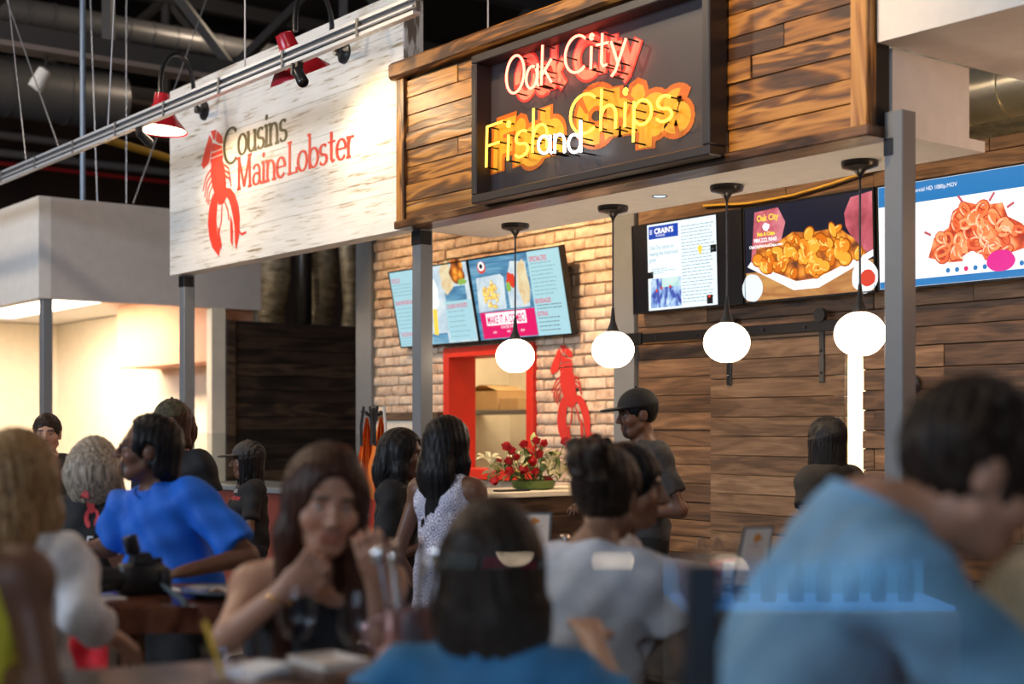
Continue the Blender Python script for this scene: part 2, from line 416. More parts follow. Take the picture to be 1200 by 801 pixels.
# ------------------------------------------------------------------ strut rail in front of the whitewashed sign
YR = 4.2; ZR = 3.715
t = thing('strut_rail', (-9.5, YR, ZR), 'long galvanised strut rail hung in front of the whitewashed sign', 'rail')
x0, x1 = -16.5, -6.2
B().box((x0, YR-.022, ZR+.032), (x1, YR+.022, ZR+.05)).build('top_channel', 'rail_metal', t)
B().box((x0, YR-.022, ZR-.05), (x1, YR+.022, ZR-.03)).build('bottom_channel', 'rail_metal', t)
B().box((x0, YR-.004, ZR-.03), (x1, YR+.004, ZR+.032)).build('web', 'galvanised', t)
b = B().tube([(x0, YR-.02, ZR-.008), (x1, YR-.02, ZR-.008)], .009, 6); b.build('cable', 'rail_metal', t, True)
for i in range(12):
    x = x0+.4+i*.85; B().box((x-.012, YR-.03, ZR-.05), (x+.012, YR-.018, ZR+.05)).build('clip', 'galvanised', t)
for (px, py) in ((163, 157),):
    p = ony(px, py, YR); t = thing('track_lamp', (p.x, YR, ZR-.13), 'black track head under the strut rail beside the lit red lamp', 'spotlight')
    B().box((p.x-.02, YR-.02, ZR-.1), (p.x+.02, YR+.02, ZR-.05)).build('clamp', 'black_enamel', t)
    B().lathe([(.03, 0), (.034, -.1), (.02, -.12)], (p.x, YR, ZR-.09), 12, Matrix.Rotation(.9, 3, 'X')).build('housing', 'black_enamel', t, True)
p = ony(350, 80, YR); t = thing('track_lamp', (p.x, YR, ZR-.14), 'black track head hanging in front of the red lamp nearest the plank header', 'spotlight')
B().box((p.x-.02, YR-.02, ZR-.1), (p.x+.02, YR+.02, ZR-.045)).build('clamp', 'black_enamel', t)
B().box((p.x-.014, YR-.05, ZR-.13), (p.x+.014, YR-.03, ZR-.06), .004).build('yoke', 'black_enamel', t)
B().lathe([(.032, 0), (.036, -.11), (.03, -.12), (.026, -.1)], (p.x, YR-.01, ZR-.1), 16, Matrix.Rotation(-.7, 3, 'Y')).build('housing', 'black_enamel', t, True)
# ------------------------------------------------------------------ far white kiosk
XK = -13.8; YK = 4.9
k = thing('white_kiosk', (XK, YK, 0), 'white kiosk with grey shaded side and glowing cream interior', 'kiosk')
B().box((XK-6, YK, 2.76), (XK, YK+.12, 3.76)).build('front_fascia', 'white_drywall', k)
B().box((XK-.12, YK+.12, 2.76), (XK, 7.32, 3.76)).build('side_fascia', 'shaded_side_fascia', k)  # side of the white kiosk, its shade put into a grey colour
B().box((XK-6, YK+.12, 2.95), (XK-.121, 7.3, 3.0)).build('roof_panel', 'white_drywall', k)
B().box((XK-.13, YK+.05, 0), (XK-.03, YK+.15, 2.76), .004).build('corner_post', 'grey_steel', k)
B().box((XK-6, 7.3, 0), (XK-.15, 7.36, 2.94)).build('rear_panel', 'cream_wall', k)
B().box((XK-2.55, 6.75, 2.2), (XK-.13, 7.29, 2.94)).build('bulkhead', 'salmon_wall', k)
B().box((XK-6.1, YK, 0), (XK-6.001, 7.36, 2.94)).build('end_panel', 'cream_wall', k)
B().box((XK-.12, 6.74, 0), (XK, 6.9, 2.76)).build('door_jamb', 'cream_wall', k)
B().box((XK-5.4, 5.0, 0), (XK-1.2, 5.5, 1.0), .01).build('counter', 'counter_wood', k)
fx = B().box((XK-4.6, 5.6, 2.9), (XK-1.0, 6.2, 2.95)); fx.build('ceiling_light', emit('kiosk_panel_glow', (1, .86, .66), 8.0), k)
area('kiosk_panel_light', (XK-2.8, 5.9, 2.88), (XK-2.8, 6.2, 0), 3.4, 250, (1, .76, .5), .6)
# ------------------------------------------------------------------ dark plank wall and foil ducts between the kiosk and the brick wall
wl = struct('wall_left', B().box((XK-.14, 6.9, 0), (XK-.05, 15.6, 2.64)), 'deck_dark')
z = 0.02
while z < 2.6:
    h = .145; y = 6.92
    while y < 11.9:
        L = random.choice((1.2, 1.7, 2.3)); y1 = min(y+L, 12)
        B().box((XK-.05, y, z), (XK-.05+random.uniform(.018, .03), y1-.004, z+h-.005), .003).build('plank', 'dark_barn_wood', wl); y = y1
    z += h
B().box((XK-.05, 6.92, 0), (XK+.0, 7.02, 2.64), .004).build('edge_board', 'dark_barn_wood', wl)
for i, (px, d, r) in enumerate(((318, 17.6, .2), (374, 17.8, .22), (408, 17.2, .1))):
    c = at(px, 400, d); rng = random.Random(i); path = []
    for j in range(14): path.append((c.x+rng.uniform(-.03, .03), c.y+rng.uniform(-.03, .03), j*.42))
    one('flexible_duct', B().tube(path, [r*rng.uniform(.86, 1.1) for _ in path], 18), 'foil_duct', ['crumpled foil duct beside the grey kiosk fascia', 'wide crumpled foil duct behind the dark plank wall', 'slim foil duct beside the grey column'][i], 'duct', None, True)
c = at(356, 380, 17.4); one('vent_stack', B().tube([(c.x, c.y, 0), (c.x, c.y, 5)], .1, 12), 'black_enamel', 'black vent stack between two foil ducts', 'pipe', None, True)
# ------------------------------------------------------------------ brick wall
YB = 7.1; BX0, BX1 = -11.16, -7.80
WX0, WX1, WZ0, WZ1 = -9.92, -8.86, 1.15, 2.09      # serving hatch
ff = .087
wb = struct('wall_brick', B().box((BX0, YB, 0), (WX0-ff, YB+.2, 3.5)).box((WX1+ff, YB, 0), (BX1, YB+.2, 3.5)).box((WX0-ff, YB, WZ1+ff), (WX1+ff, YB+.2, 3.5)).box((WX0-ff, YB, 0), (WX1+ff, YB+.2, WZ0-ff)), 'mortar')
proto = []
rng = random.Random(3)
for k in range(6):
    b = B().box((-.117, -.02, -.04), (.117, .012, .04), .009)
    b.v = [(x+rng.uniform(-.004, .004), y+rng.uniform(-.003, .003) if y < 0 else y, z+rng.uniform(-.004, .004)) for x, y, z in b.v]
    o = b.build('brick', 'washed_brick', None, True); proto.append(o)
nb = 0; stuff = B(); row = 0; z = 3.42
bricks = []
while z > .9:
    x = BX0+(.06 if row % 2 else .18)
    while x < BX1-.01:
        L = .235
        lo = x-.117; hi = x+.117
        if not (hi > WX0-.09 and lo < WX1+.09 and z+.045 > WZ0-.085 and z-.04 < WZ1+.085):
            bricks.append((x, z, max(BX0, lo), min(BX1, hi)))
        elif hi > WX1+.15: bricks.append((x, z, WX1+.092, min(BX1, hi)))
        elif lo < WX0-.15: bricks.append((x, z, max(BX0, lo), WX0-.092))
        x += .243
    z -= .0885; row += 1
def hidden(x, z): return (-10.4 < x < -8.4 and 2.3 < z < 2.75) or z < 1.12 or z > 3.2
vis = [q for q in bricks if not hidden(q[0], q[1])]; hid = [q for q in bricks if hidden(q[0], q[1])]
vis.sort(key=lambda q: -q[0]); hid += vis[296:]; vis = vis[:296]
for i, (x, z, lo, hi) in enumerate(vis):
    o = proto[i % 6] if i < 6 else proto[rng.randrange(6)].copy()
    if i >= 6: COL.objects.link(o)
    o.parent = wb; o.location = ((lo+hi)/2, YB+rng.uniform(-.005, .004), z+rng.uniform(-.003, .003)); o.scale = ((hi-lo)/.234, 1, rng.uniform(.93, 1.04))
    o.rotation_euler = (0, rng.uniform(-.012, .012), 0)
sb = B()
for (x, z, lo, hi) in hid: sb.box((lo, YB-.018, z-.04), (hi, YB+.01, z+.04), .008)
tag(sb.build('brick_courses', 'washed_brick', wb), kind='stuff')
# hatch frame and kitchen beyond
h = thing('serving_hatch', ((WX0+WX1)/2, YB, WZ0), 'red painted serving hatch frame in the brick wall', 'hatch')
f = .085
B().box((WX0-f, YB-.05, WZ0-f), (WX0, YB+.24, WZ1+f), .004).build('jamb', 'red_paint', h)
B().box((WX1, YB-.05, WZ0-f), (WX1+f, YB+.24, WZ1+f), .004).build('jamb', 'red_paint', h)
B().box((WX0, YB-.05, WZ1), (WX1, YB+.24, WZ1+f), .004).build('head', 'red_paint', h)
B().box((WX0, YB-.05, WZ0-f), (WX1, YB+.24, WZ0), .004).build('sill', 'red_paint', h)
struct('wall_kitchen', B().box((-11.45, 8.9, 0), (-7.7, 9.0, 3.2)).box((-11.55, YB+.25, 0), (-11.45, 9.0, 3.2)).box((-7.8, YB+.25, 0), (-7.7, 8.9, 3.2)), 'cream_wall')
s = one('kitchen_shelf', B().box((-11.44, 8.1, 1.62), (-9.3, 8.55, 1.66), .004), 'galvanised', 'metal shelf seen through the red serving hatch', 'shelf')
s = thing('cardboard_box', (-10.9, 8.3, 1.66), 'open cardboard box on the shelf behind the red hatch', 'box')
mat('cardboard', (.52, .33, .15), .8)
B().box((-11.16, 8.15, 1.66), (-10.68, 8.5, 1.84), .004).build('body', 'cardboard', s)
B().prism([(-11.16, 8.15, 1.84), (-10.96, 8.15, 1.9), (-10.96, 8.5, 1.9), (-11.16, 8.5, 1.84)], (.004, 0, .004)).build('flap', 'cardboard', s)
B().prism([(-10.68, 8.15, 1.84), (-10.85, 8.15, 1.89), (-10.85, 8.5, 1.89), (-10.68, 8.5, 1.84)], (.004, 0, .004)).build('flap', 'cardboard', s)
one('cardboard_carton', B().box((-10.64, 8.15, 1.66), (-10.36, 8.45, 1.77), .004), 'cardboard', 'low closed carton beside the open cardboard box', 'box')
area('kitchen_light', (-10.0, 7.9, 3.0), (-10.2, 8.1, 0), 1.6, 45, (1, .78, .48), .6)
# shelf board left of the hatch
one('wall_ledge', B().box((-11.14, YB-.08, 1.56), (WX0-.12, YB-.021, 1.63), .005), 'barn_wood', 'dark wooden ledge on the brick wall beside the red hatch', 'ledge')
one('cream_panel', B().box((-11.14, YB-.06, .0), (WX0-.12, YB-.03, 1.555)), 'cream_wall', 'plain cream panel under the dark wooden ledge', 'panel')
# grey columns
one('steel_column', B().box((-11.44, YB-.04, 0), (-11.17, YB+.1, 3.6), .004), 'grey_steel', 'grey column at the dark plank end of the brick wall', 'post')
one('steel_column', B().box((-7.81, YB-.06, 0), (-7.59, YB+.1, 3.6), .004), 'grey_steel', 'grey column between the brick wall and the plank wall', 'post')
# ------------------------------------------------------------------ plank wall of the fish stall
DX0, DX1, DZ = -5.78, -5.565, 2.06
ws = struct('wall_plank', B().box((-7.58, YB, 0), (DX0, YB+.1, 3.14)).box((DX1, YB, 0), (-1.5, YB+.1, 3.14)).box((DX0, YB, DZ), (DX1, YB+.1, 3.14)), 'deck_dark')
z = .02; rng = random.Random(11)
while z < 3.1:
    h = rng.choice((.112, .118, .125, .13)); z1 = min(z+h, 3.14); x = -7.58
    while x < -1.6:
        x1 = min(x+rng.choice((.7, 1.0, 1.4, 1.9)), -1.5)
        segs = [(x, x1)]
        if z < DZ: segs = [(a, b_) for a, b_ in ((x, min(x1, DX0)), (max(x, DX1), x1)) if b_-a > .03]
        for a, b_ in segs: B().box((a, YB-.02-rng.uniform(0, .012), z), (b_-.004, YB+.002, z1-.004), .003).build('plank', 'barn_wood', ws)
        x = x1
    z = z1
# lit doorway
struct('door_1', B().box((DX0-.4, 8.0, 0), (DX1+.4, 8.05, DZ+.2)).box((DX0-.4, YB+.1, DZ), (DX1+.4, 8.0, DZ+.04)).box((DX0-.44, YB+.1, 0), (DX0-.4, 8.05, DZ)).box((DX1+.4, YB+.1, 0), (DX1+.44, 8.05, DZ)), 'cream_wall')
area('doorway_light', (DX0+.1, YB+.45, DZ-.05), (DX0+.1, YB+.5, 0), .5, 40, (1, .82, .6), .3)
# sliding barn door on a flat track
d = thing('sliding_barn_door', (-6.2, YB-.07, 0), 'plank barn door hung on black strap rollers', 'door')
z = .03; dx0, dx1 = -6.80, -5.66
while z < 2.12:
    z1 = min(z+.128, 2.13); B().box((dx0, YB-.085, z), (dx1, YB-.052, z1-.004), .003).build('plank', 'door_wood', d); z = z1
for x in (-6.62, -5.83):
    B().box((x-.02, YB-.098, 1.78), (x+.02, YB-.086, 2.22), .003).build('strap', 'black_enamel', d)
    B().tube([(x, YB-.12, 2.2), (x, YB-.09, 2.2)], .045, 16).build('roller', 'black_enamel', d, True)
    for zz in (1.84, 1.98): B().ball((x, YB-.1, zz), .01, 8, 5).build('bolt', 'black_enamel', d)
t = thing('door_track', (-6.5, YB-.07, 2.1), 'flat black steel track bolted to the plank wall', 'track')
B().box((-7.62, YB-.09-.02, 2.10), (-5.6, YB-.098, 2.165), .002).build('bar', 'dark_metal', t)
B().box((-7.62, YB-.13, 2.09), (-7.45, YB-.1, 2.175), .004).build('stop', 'dark_metal', t)
for x in (-7.3, -6.9, -6.3, -5.95): B().tube([(x, YB-.12, 2.13), (x, YB-.03, 2.13)], .012, 8).build('bolt', 'black_enamel', t)
# wall lamp near the right end
p = ony(1064, 450, YB-.08); t = thing('wall_lamp', (p.x, YB-.03, p.z), 'small black wall lamp glowing down the plank wall', 'lamp')
B().lathe([(.06, 0), (.06, .02), (.03, .035)], (p.x, YB-.035, p.z), 20, Matrix.Rotation(PI/2, 3, 'X')).build('backplate', 'black_enamel', t, True)
B().tube([(p.x, YB-.06, p.z), (p.x, YB-.16, p.z+.02), (p.x+.05, YB-.2, p.z-.03)], .012, 8).build('arm', 'black_enamel', t, True)
B().lathe([(.02, .05), (.06, -.02), (.065, -.06)], (p.x+.05, YB-.2, p.z-.04), 20, None, False, False).build('shade', 'black_enamel', t, True)
B().ball((p.x+.05, YB-.2, p.z-.07), .025, 10, 8).build('bulb', emit('lamp_bulb_glow', (1, .72, .4), 12), t, True)
spot('wall_lamp_light', (p.x+.05, YB-.2, p.z-.1), (p.x+.08, YB-.05, p.z-.6), 9, WARM, 100, .5, .03)
# yellow cable above the screens
pts = [(-6.9, 3.02), (-6.5, 2.985), (-6.1, 2.99), (-5.8, 3.02), (-5.5, 3.06), (-5.2, 3.1)]
one('extension_cable', B().tube([(x, YB-.05, z) for x, z in pts], .009, 6), mat('cable_yellow', (.75, .45, .05), .5), 'yellow cable sagging across the planks above the screens', 'cable', None, True)

for p in FILL_LAMPS:  # fixtures added to carry the unseen fill lamps
    t = thing('added_fill_lamp', p, 'added black bell-shaped fill lamp hung from the roof', 'lamp', 'added fill lamps')
    B().tube([(p[0], p[1], 8.6), p], .012, 6).build('stem', 'black_enamel', t)
    B().lathe([(.05, .0), (.08, -.08), (.2, -.24), (.19, -.24), (.06, -.09)], p, 20).build('shade', 'black_enamel', t, True)

# service space above and behind the plank wall
struct('wall_service', B().box((-7.6, 9.3, 0), (-3.0, 9.4, 5.6)), 'foil_duct')
t = thing('duct_fill_lamp', (-4.6, 7.9, 2.6), 'added bare bulb lighting the duct behind the plank wall', 'lamp')  # hidden bulb added to light the spiral duct from below
B().tube([(-4.6, 7.9, 8.6), (-4.6, 7.9, 2.68)], .006, 6).build('cord', 'black_enamel', t); B().ball((-4.6, 7.9, 2.62), .05, 14, 10).build('bulb', emit('duct_fill_glow', (1, .74, .42), 260), t, True)
# ------------------------------------------------------------------ whitewashed lobster sign
SX0, SX1, SZ0, SZ1, YF = -11.01, -7.53, 2.75, 4.27, 5.0
sg = thing('lobster_stall_sign', ((SX0+SX1)/2, YF, SZ0), 'large whitewashed board sign with red lobster and serif lettering', 'sign')
n = 6; hh = (SZ1-SZ0)/n
for i in range(n):
    B().box((SX0, YF, SZ0+i*hh), (SX1, YF+.02, SZ0+(i+1)*hh-.0015), .0015).build('board', 'whitewashed_board', sg)
B().box((SX0+.005, YF+.02, SZ0+.004), (SX1-.004, YF+.15, SZ1-.004)).build('box_core', 'white_drywall', sg)
B().box((SX1-.004, YF+.005, SZ0), (SX1+.004, YF+.15, SZ1), .001).build('end_board', 'peeling_paint', sg)
mat('lobster_red', (.80, .055, .03), .6); mat('sign_olive', (.10, .085, .035), .6); mat('shirt_print_red', (.75, .07, .08), .7)
LOB = [[(76, 78), (92, 118), (84, 170), (72, 232), (38, 254), (26, 226), (34, 190), (52, 140)], [(82, 62), (116, 66), (108, 118), (97, 112)], [(120, 72), (150, 112), (156, 150), (134, 146), (112, 124)],
       [(94, 128), (130, 152), (148, 160), (150, 176), (90, 178), (88, 160)], [(86, 184), (152, 182), (154, 204), (82, 208)], [(80, 214), (155, 210), (156, 232), (82, 238)],
       [(86, 240), (150, 230), (164, 270), (172, 330), (174, 385), (156, 420), (130, 455), (106, 410), (90, 350), (82, 290)],
       [(122, 402), (172, 385), (192, 410), (160, 472), (130, 472)],
       [(128, 412), (98, 402), (82, 440), (70, 500), (66, 560), (74, 630), (92, 690), (133, 748), (139, 700), (128, 650), (120, 600), (117, 540), (122, 480), (130, 440)],
       [(122, 580), (134, 605), (149, 690), (144, 718), (130, 655)],
       [(170, 392), (200, 400), (226, 440), (244, 500), (253, 570), (250, 650), (233, 732), (225, 690), (224, 620), (214, 550), (203, 500), (188, 455), (170, 428)],
       [(200, 540), (211, 580), (214, 640), (212, 707), (201, 680), (198, 600)]]
LOBL = [[(84, 270), (56, 300), (36, 372)], [(84, 300), (60, 335), (46, 408)], [(88, 330), (66, 368), (58, 436)], [(94, 358), (76, 395), (68, 452)], [(166, 268), (188, 292), (196, 340)], [(170, 300), (192, 322), (200, 366)], [(172, 330), (194, 350), (204, 390)],
        [(150, 465), (146, 560), (134, 610)], [(168, 465), (186, 520), (190, 565)], [(245, 630), (262, 655), (288, 650)]]
def lobster(fr, w, h, h_off, m, parent, name='lobster_emblem'):
    b = B(); f = lambda p: fr((p[0]-35)/250*w, (1-(p[1]-65)/680)*h, h_off)
    for i, q in enumerate(LOB):
        g = lambda p: fr((p[0]-35)/250*w, (1-(p[1]-65)/680)*h, h_off+i*1.5e-4)
        b.poly([g(p) for p in q])
    for q in LOBL: ribbon(b, fr, [((x-35)/250*w, (1-(y-65)/680)*h) for x, y in q], .018*w+.004*h, h_off)
    return b.build(name, m, parent)
p0 = ony(238, 300, YF); p1 = ony(288, 300, YF); zt = ony(250, 153, YF).z; zb = ony(262, 299, YF).z
lobster(Frame((p0.x, YF-.001, zb), (1, 0, 0), (0, 0, 1)), p1.x-p0.x, zt-zb, .001, 'lobster_red', sg)
# --- stroke font: unit = cap height
def G():
    g = {}
    o = lambda cx=.3, r=.27: [arc(cx, .3, r, .3, 90, 450, 22)]
    g['O'] = (.95, [arc(.45, .5, .42, .5, 95, 455, 26)])
    g['C'] = (.85, [arc(.47, .5, .42, .5, 48, 312, 22)])
    g['a'] = (.66, [arc(.28, .29, .25, .29, 60, 400, 18), [(.54, .6), (.54, .08), (.62, .0)]])
    g['@'] = (.6, [arc(.27, .42, .19, .2, 155, 0, 8)+[(.46, .1), (.56, .0)], arc(.26, .17, .2, .18, 50, 360, 14)])
    g['k'] = (.6, [[(.08, 1.05), (.08, 0)], [(.5, .62), (.1, .27)], [(.22, .36), (.54, 0)]])
    g['i'] = (.28, [[(.12, .62), (.12, 0)]])
    g['t'] = (.46, [[(.2, .9), (.2, .12), (.27, .01), (.4, .04)], [(.02, .62), (.42, .62)]])
    g['y'] = (.6, [[(.05, .62), (.28, .04)], [(.54, .62), (.22, -.18), (.1, -.3)]])
    g['F'] = (.66, [[(.1, 1), (.1, 0)], [(.1, 1), (.58, 1)], [(.1, .52), (.5, .52)]])
    g['s'] = (.5, [arc(.25, .455, .18, .155, 40, 180, 8)+arc(.25, .455, .18, .155, 180, 270, 5)[1:]+arc(.24, .15, .2, .155, 90, -60, 10)+arc(.24, .15, .2, .155, -60, -150, 6)[1:]])
    g['h'] = (.62, [[(.08, 1.05), (.08, 0)], [(.08, .35)]+arc(.29, .36, .2, .25, 160, 0, 10)+[(.49, 0)]])
    g['n'] = (.62, [[(.08, .62), (.08, 0)], [(.08, .35)]+arc(.29, .36, .2, .25, 160, 0, 10)+[(.49, 0)]])
    g['p'] = (.62, [[(.08, .6), (.08, -.4)], arc(.3, .3, .24, .3, 160, -160, 18)])
    g['d'] = (.66, [arc(.28, .29, .25, .29, 40, 360, 18), [(.54, 1.02), (.54, 0)]])
    g['o'] = (.62, [arc(.29, .3, .26, .31, 90, 450, 22)])
    g['u'] = (.62, [[(.08, .6), (.08, .2)]+arc(.28, .22, .2, .22, 180, 330, 8), [(.5, .6), (.5, 0)]])
    g['e'] = (.58, [[(.06, .32), (.52, .32)]+arc(.29, .3, .24, .31, 5, 320, 18)])
    g['r'] = (.44, [[(.1, .6), (.1, 0)], [(.1, .38)]+arc(.3, .4, .18, .2, 160, 60, 6)])
    g['b'] = (.64, [[(.1, 1.05), (.1, 0)], arc(.33, .3, .24, .3, 165, -165, 18)])
    g['M'] = (1.0, [[(.12, 0), (.12, 1)], [(.12, 1), (.47, .06)], [(.47, .06), (.82, 1)], [(.82, 1), (.85, 0)]])
    g['L'] = (.62, [[(.14, 1), (.14, 0)], [(.14, 0), (.56, 0), (.57, .14)]])
    return g
GL = G()
def serifs(ch):
    S = {'i': [(.12, 0), (.06, .62, 1)], 'n': [(.08, 0), (.49, 0), (.03, .62, 1)], 'M': [(.12, 0), (.85, 0), (.1, 1), (.84, 1)], 'L': [(.14, 0), (.14, 1)], 'b': [(.05, 1.05, 1)], 'r': [(.1, 0), (.06, .6, 1)], 'u': [(.04, .6, 1), (.45, .6, 1), (.54, 0, 1)], 'h': [(.08, 0)], 'a': []}
    return S.get(ch, [])
def word(b, fr, s, u0, v0, size, sx, thick, thin=None, serif=False, h=.001, du=0.0):
    u = u0
    for ch in s:
        if ch == ' ': u += .35*size*sx; continue
        wd, st = GL[ch]
        for q in st: ribbon(b, fr, [(u+x*size*sx, v0+y*size) for x, y in q], thick, h, thin)
        if ch == 'i':
            cx, cy = u+.12*size*sx, v0+.86*size; rr = thick*.6
            b.poly([fr(cx+rr*math.cos(t*.785), cy+rr*math.sin(t*.785), h) for t in range(8)])
        if serif:
            for q in serifs(ch):
                hw = (.07 if len(q) == 3 else .12)*size*sx
                ribbon(b, fr, [(u+q[0]*size*sx-hw, v0+q[1]*size), (u+q[0]*size*sx+hw, v0+q[1]*size)], thin*1.4, h)
        u += wd*size*sx+du
    return u
def wordwidth(s, size, sx): return sum((.35 if c == ' ' else GL[c][0])*size*sx for c in s)
def signword(s, pxl, pyl, pxr, pyt, m, name):
    a = ony(pxl, pyl, YF); c = ony(pxr, pyl, YF); zt = ony(pxl, pyt, YF).z
    size = zt-a.z; sx = (c.x-a.x)/wordwidth(s, size, 1)
    b = B(); word(b, Frame((a.x, YF-.001, a.z), (1, 0, 0), (0, 0, 1)), s, 0, 0, size, sx, .16*size, .06*size, True, .001)
    b.build(name, m, sg)
signword('C', 262, 194, 279, 153, 'sign_olive', 'letter_capital')
signword('ousins', 279, 182, 337, 144, 'sign_olive', 'lettering')
signword('M@ine', 278, 222, 335, 186, 'lobster_red', 'lettering')
signword('Lobster', 337, 204.5, 416, 168, 'lobster_red', 'lettering')
# gooseneck lamps on the sign
def gooseneck(px, py, spx, spy, label, tilt):
    p = ony(px, py, YF); x, z = p.x, p.z
    t = thing('gooseneck_lamp', (x, YF, z), label, 'lamp', 'red gooseneck sign lamps')
    Rb = Matrix.Rotation(PI/2, 3, 'X')
    B().lathe([(.075, 0), (.072, .015), (.03, .03), (.028, .08)], (x, YF, z), 24, Rb).build('wall_plate', 'black_enamel', t, True)
    e = ony(spx, spy, 4.42)
    cy = e.y; path = [(x, YF-.06, z)]
    path += [(x+(e.x-x)*s*.5, YF-.06-.15*s, z+.03*s) for s in (.5, 1.0)]
    ax, ay, az = path[-1]; top = max(z, e.z)+.36
    for i in range(1, 13):
        th = PI*i/12
        yy = ay+(cy-ay)*(1-math.cos(th))/2; zz = az+(e.z+.2-az)*i/12+math.sin(th)*(top-max(az, e.z)-.02)
        path.append((ax+(e.x-ax)*i/12, yy, zz))
    B().tube(path, .017, 10).build('neck', 'black_enamel', t, True)
    Mt = Matrix.Rotation(math.radians(tilt), 3, 'X') @ Matrix.Rotation(math.radians(0), 3, 'Y')
    B().lathe([(.02, .2), (.055, .19), (.062, .11), (.075, .09), (.125, .01), (.2, -.075), (.203, -.085), (.193, -.08), (.11, .02), (.04, .1)], e, 28, Mt, True, False).build('shade', mat('lamp_red_enamel', (.55, .02, .035), .25) if 'lamp_red_enamel' not in MATS else 'lamp_red_enamel', t, True)
    m = 'sign_lamp_glow' if 'sign_lamp_glow' in MATS else emit('sign_lamp_glow', (1, .86, .6), 9)
    B().lathe([(.001, -.07), (.19, -.075)], e, 28, Mt, False, False).build('diffuser', m, t)
    return e
e1 = gooseneck(240, 130, 188, 140, 'red gooseneck lamp with glowing disc over the printed lobster', -4)
e2 = gooseneck(404, 62, 346, 74, 'red gooseneck lamp over the serif lettering', 26)
for e in (e1, e2): spot('sign_lamp_light', (e.x, e.y+.03, e.z-.1), (e.x+.25, YF+.1, 2.9), 32, (1, .68, .36), 140, .55, .08)
# ------------------------------------------------------------------ plank header of the fish stall
FX0, FX1, FZ0, FZ1 = -7.54, -3.875, 2.75, 3.80
fh = thing('plank_header', ((FX0+FX1)/2, YF, FZ0), 'stained plank header carrying the neon sign box', 'header')
B().box((FX0+.01, YF, 2.79), (FX1-.01, YF+.12, 3.78)).build('backing', 'deck_dark', fh)
z = 2.80; rng = random.Random(5)
while z < 3.67:
    z1 = min(z+.109, 3.69); x = FX0+.085
    while x < FX1-.1:
        x1 = min(x+rng.choice((.55, .9, 1.3, 1.8)), FX1-.09)
        if FX1-.09-x1 < .25: x1 = FX1-.09
        B().box((x, YF-.022-rng.uniform(0, .012), z), (x1-.003, YF+.001, z1-.003), .003).build('plank', 'stained_pine', fh); x = x1
    z = z1
for x in (FX0, FX1-.088): B().box((x, YF-.05, 2.79), (x+.088, YF+.02, 3.69), .004).build('corner_board', 'stained_pine_upright', fh)
B().box((FX0-.02, YF-.055, 2.75), (FX1+.01, YF+.13, 2.80), .006).build('bottom_rail', 'counter_wood', fh)
B().box((FX0-.05, YF-.085, 3.69), (FX1+.03, YF+.04, 3.80), .018).build('cap_rail', 'stained_pine', fh)
# white soffit, side cheek and the neighbour's bulkhead
struct('ceiling_soffit', B().box((-7.70, YF+.131, 2.78), (FX1, 5.82, 2.83)).box((FX1-.022, YF+.131, 2.831), (FX1-.002, 5.70, 3.154)), 'white_drywall')
struct('wall_bulkhead', B().box((FX1+.01, YF+.01, 3.155), (4, 12, 5.6)), 'white_drywall')
# steel posts
for (px, lab) in ((488.5, 'grey steel post under the corner where the two signs meet'), (1028, 'grey steel post at the right end of the plank header'), (213.5, 'grey steel post under the whitewashed sign beside the kiosk')):
    x = ony(px, 300, YF+.06).x
    t = thing('steel_post', (x, YF+.1, 0), lab, 'post'); zt = 2.749 if px != 1028 else 2.86
    if px == 1028: x = FX1+.06
    B().box((x-.048, YF+.055, 0), (x+.048, YF+.15, zt), .004).build('tube', 'grey_steel', t)
    B().box((x-.09, YF+.02, 0), (x+.09, YF+.19, .012), .003).build('foot_plate', 'grey_steel', t)
    if px != 1028: B().box((x-.05, YF+.05, 2.65), (x+.05, YF+.14, 2.74), .003).build('collar', 'dark_metal', t)
    else: B().box((x-.05, YF+.052, 2.67), (x-.0, YF+.1, 2.745), .002).build('collar', 'dark_metal', t)  # dark block standing in for the shade at the post top
# ------------------------------------------------------------------ neon sign box
NX0, NX1, NZ0, NZ1, NY = -6.59, -4.70, 2.78, 3.63, 4.84
ns = thing('neon_sign', ((NX0+NX1)/2, NY, NZ0), 'black framed neon sign reading Oak City Fish and Chips', 'sign')
mat('sign_frame', (.035, .03, .032), .35); mat('sign_panel', (.055, .045, .05), .35)
fw = .05
B().box((NX0, NY, NZ0), (NX1, 4.965, NZ0+fw), .006).build('frame_rail', 'sign_frame', ns)
B().box((NX0, NY, NZ1-fw), (NX1, 4.965, NZ1), .006).build('frame_rail', 'sign_frame', ns)
B().box((NX0, NY, NZ0+fw), (NX0+fw, 4.965, NZ1-fw), .006).build('frame_rail', 'sign_frame', ns)
B().box((NX1-fw, NY, NZ0+fw), (NX1, 4.965, NZ1-fw), .006).build('frame_rail', 'sign_frame', ns)
B().box((NX0+fw, 4.948, NZ0+fw), (NX1-fw, 4.962, NZ1-fw)).build('panel', 'sign_panel', ns)
mat('painted_yellow', (.78, .42, .035), .4); mat('painted_orange', (.6, .15, .015), .4); mat('painted_pink', (.82, .30, .2), .4); mat('painted_red', (.62, .05, .035), .4)
emit('neon_red', (1, .12, .07), 9); emit('neon_yellow', (1, .52, .04), 4.6); emit('neon_white', (.85, .93, 1), 6)
YT = 4.862
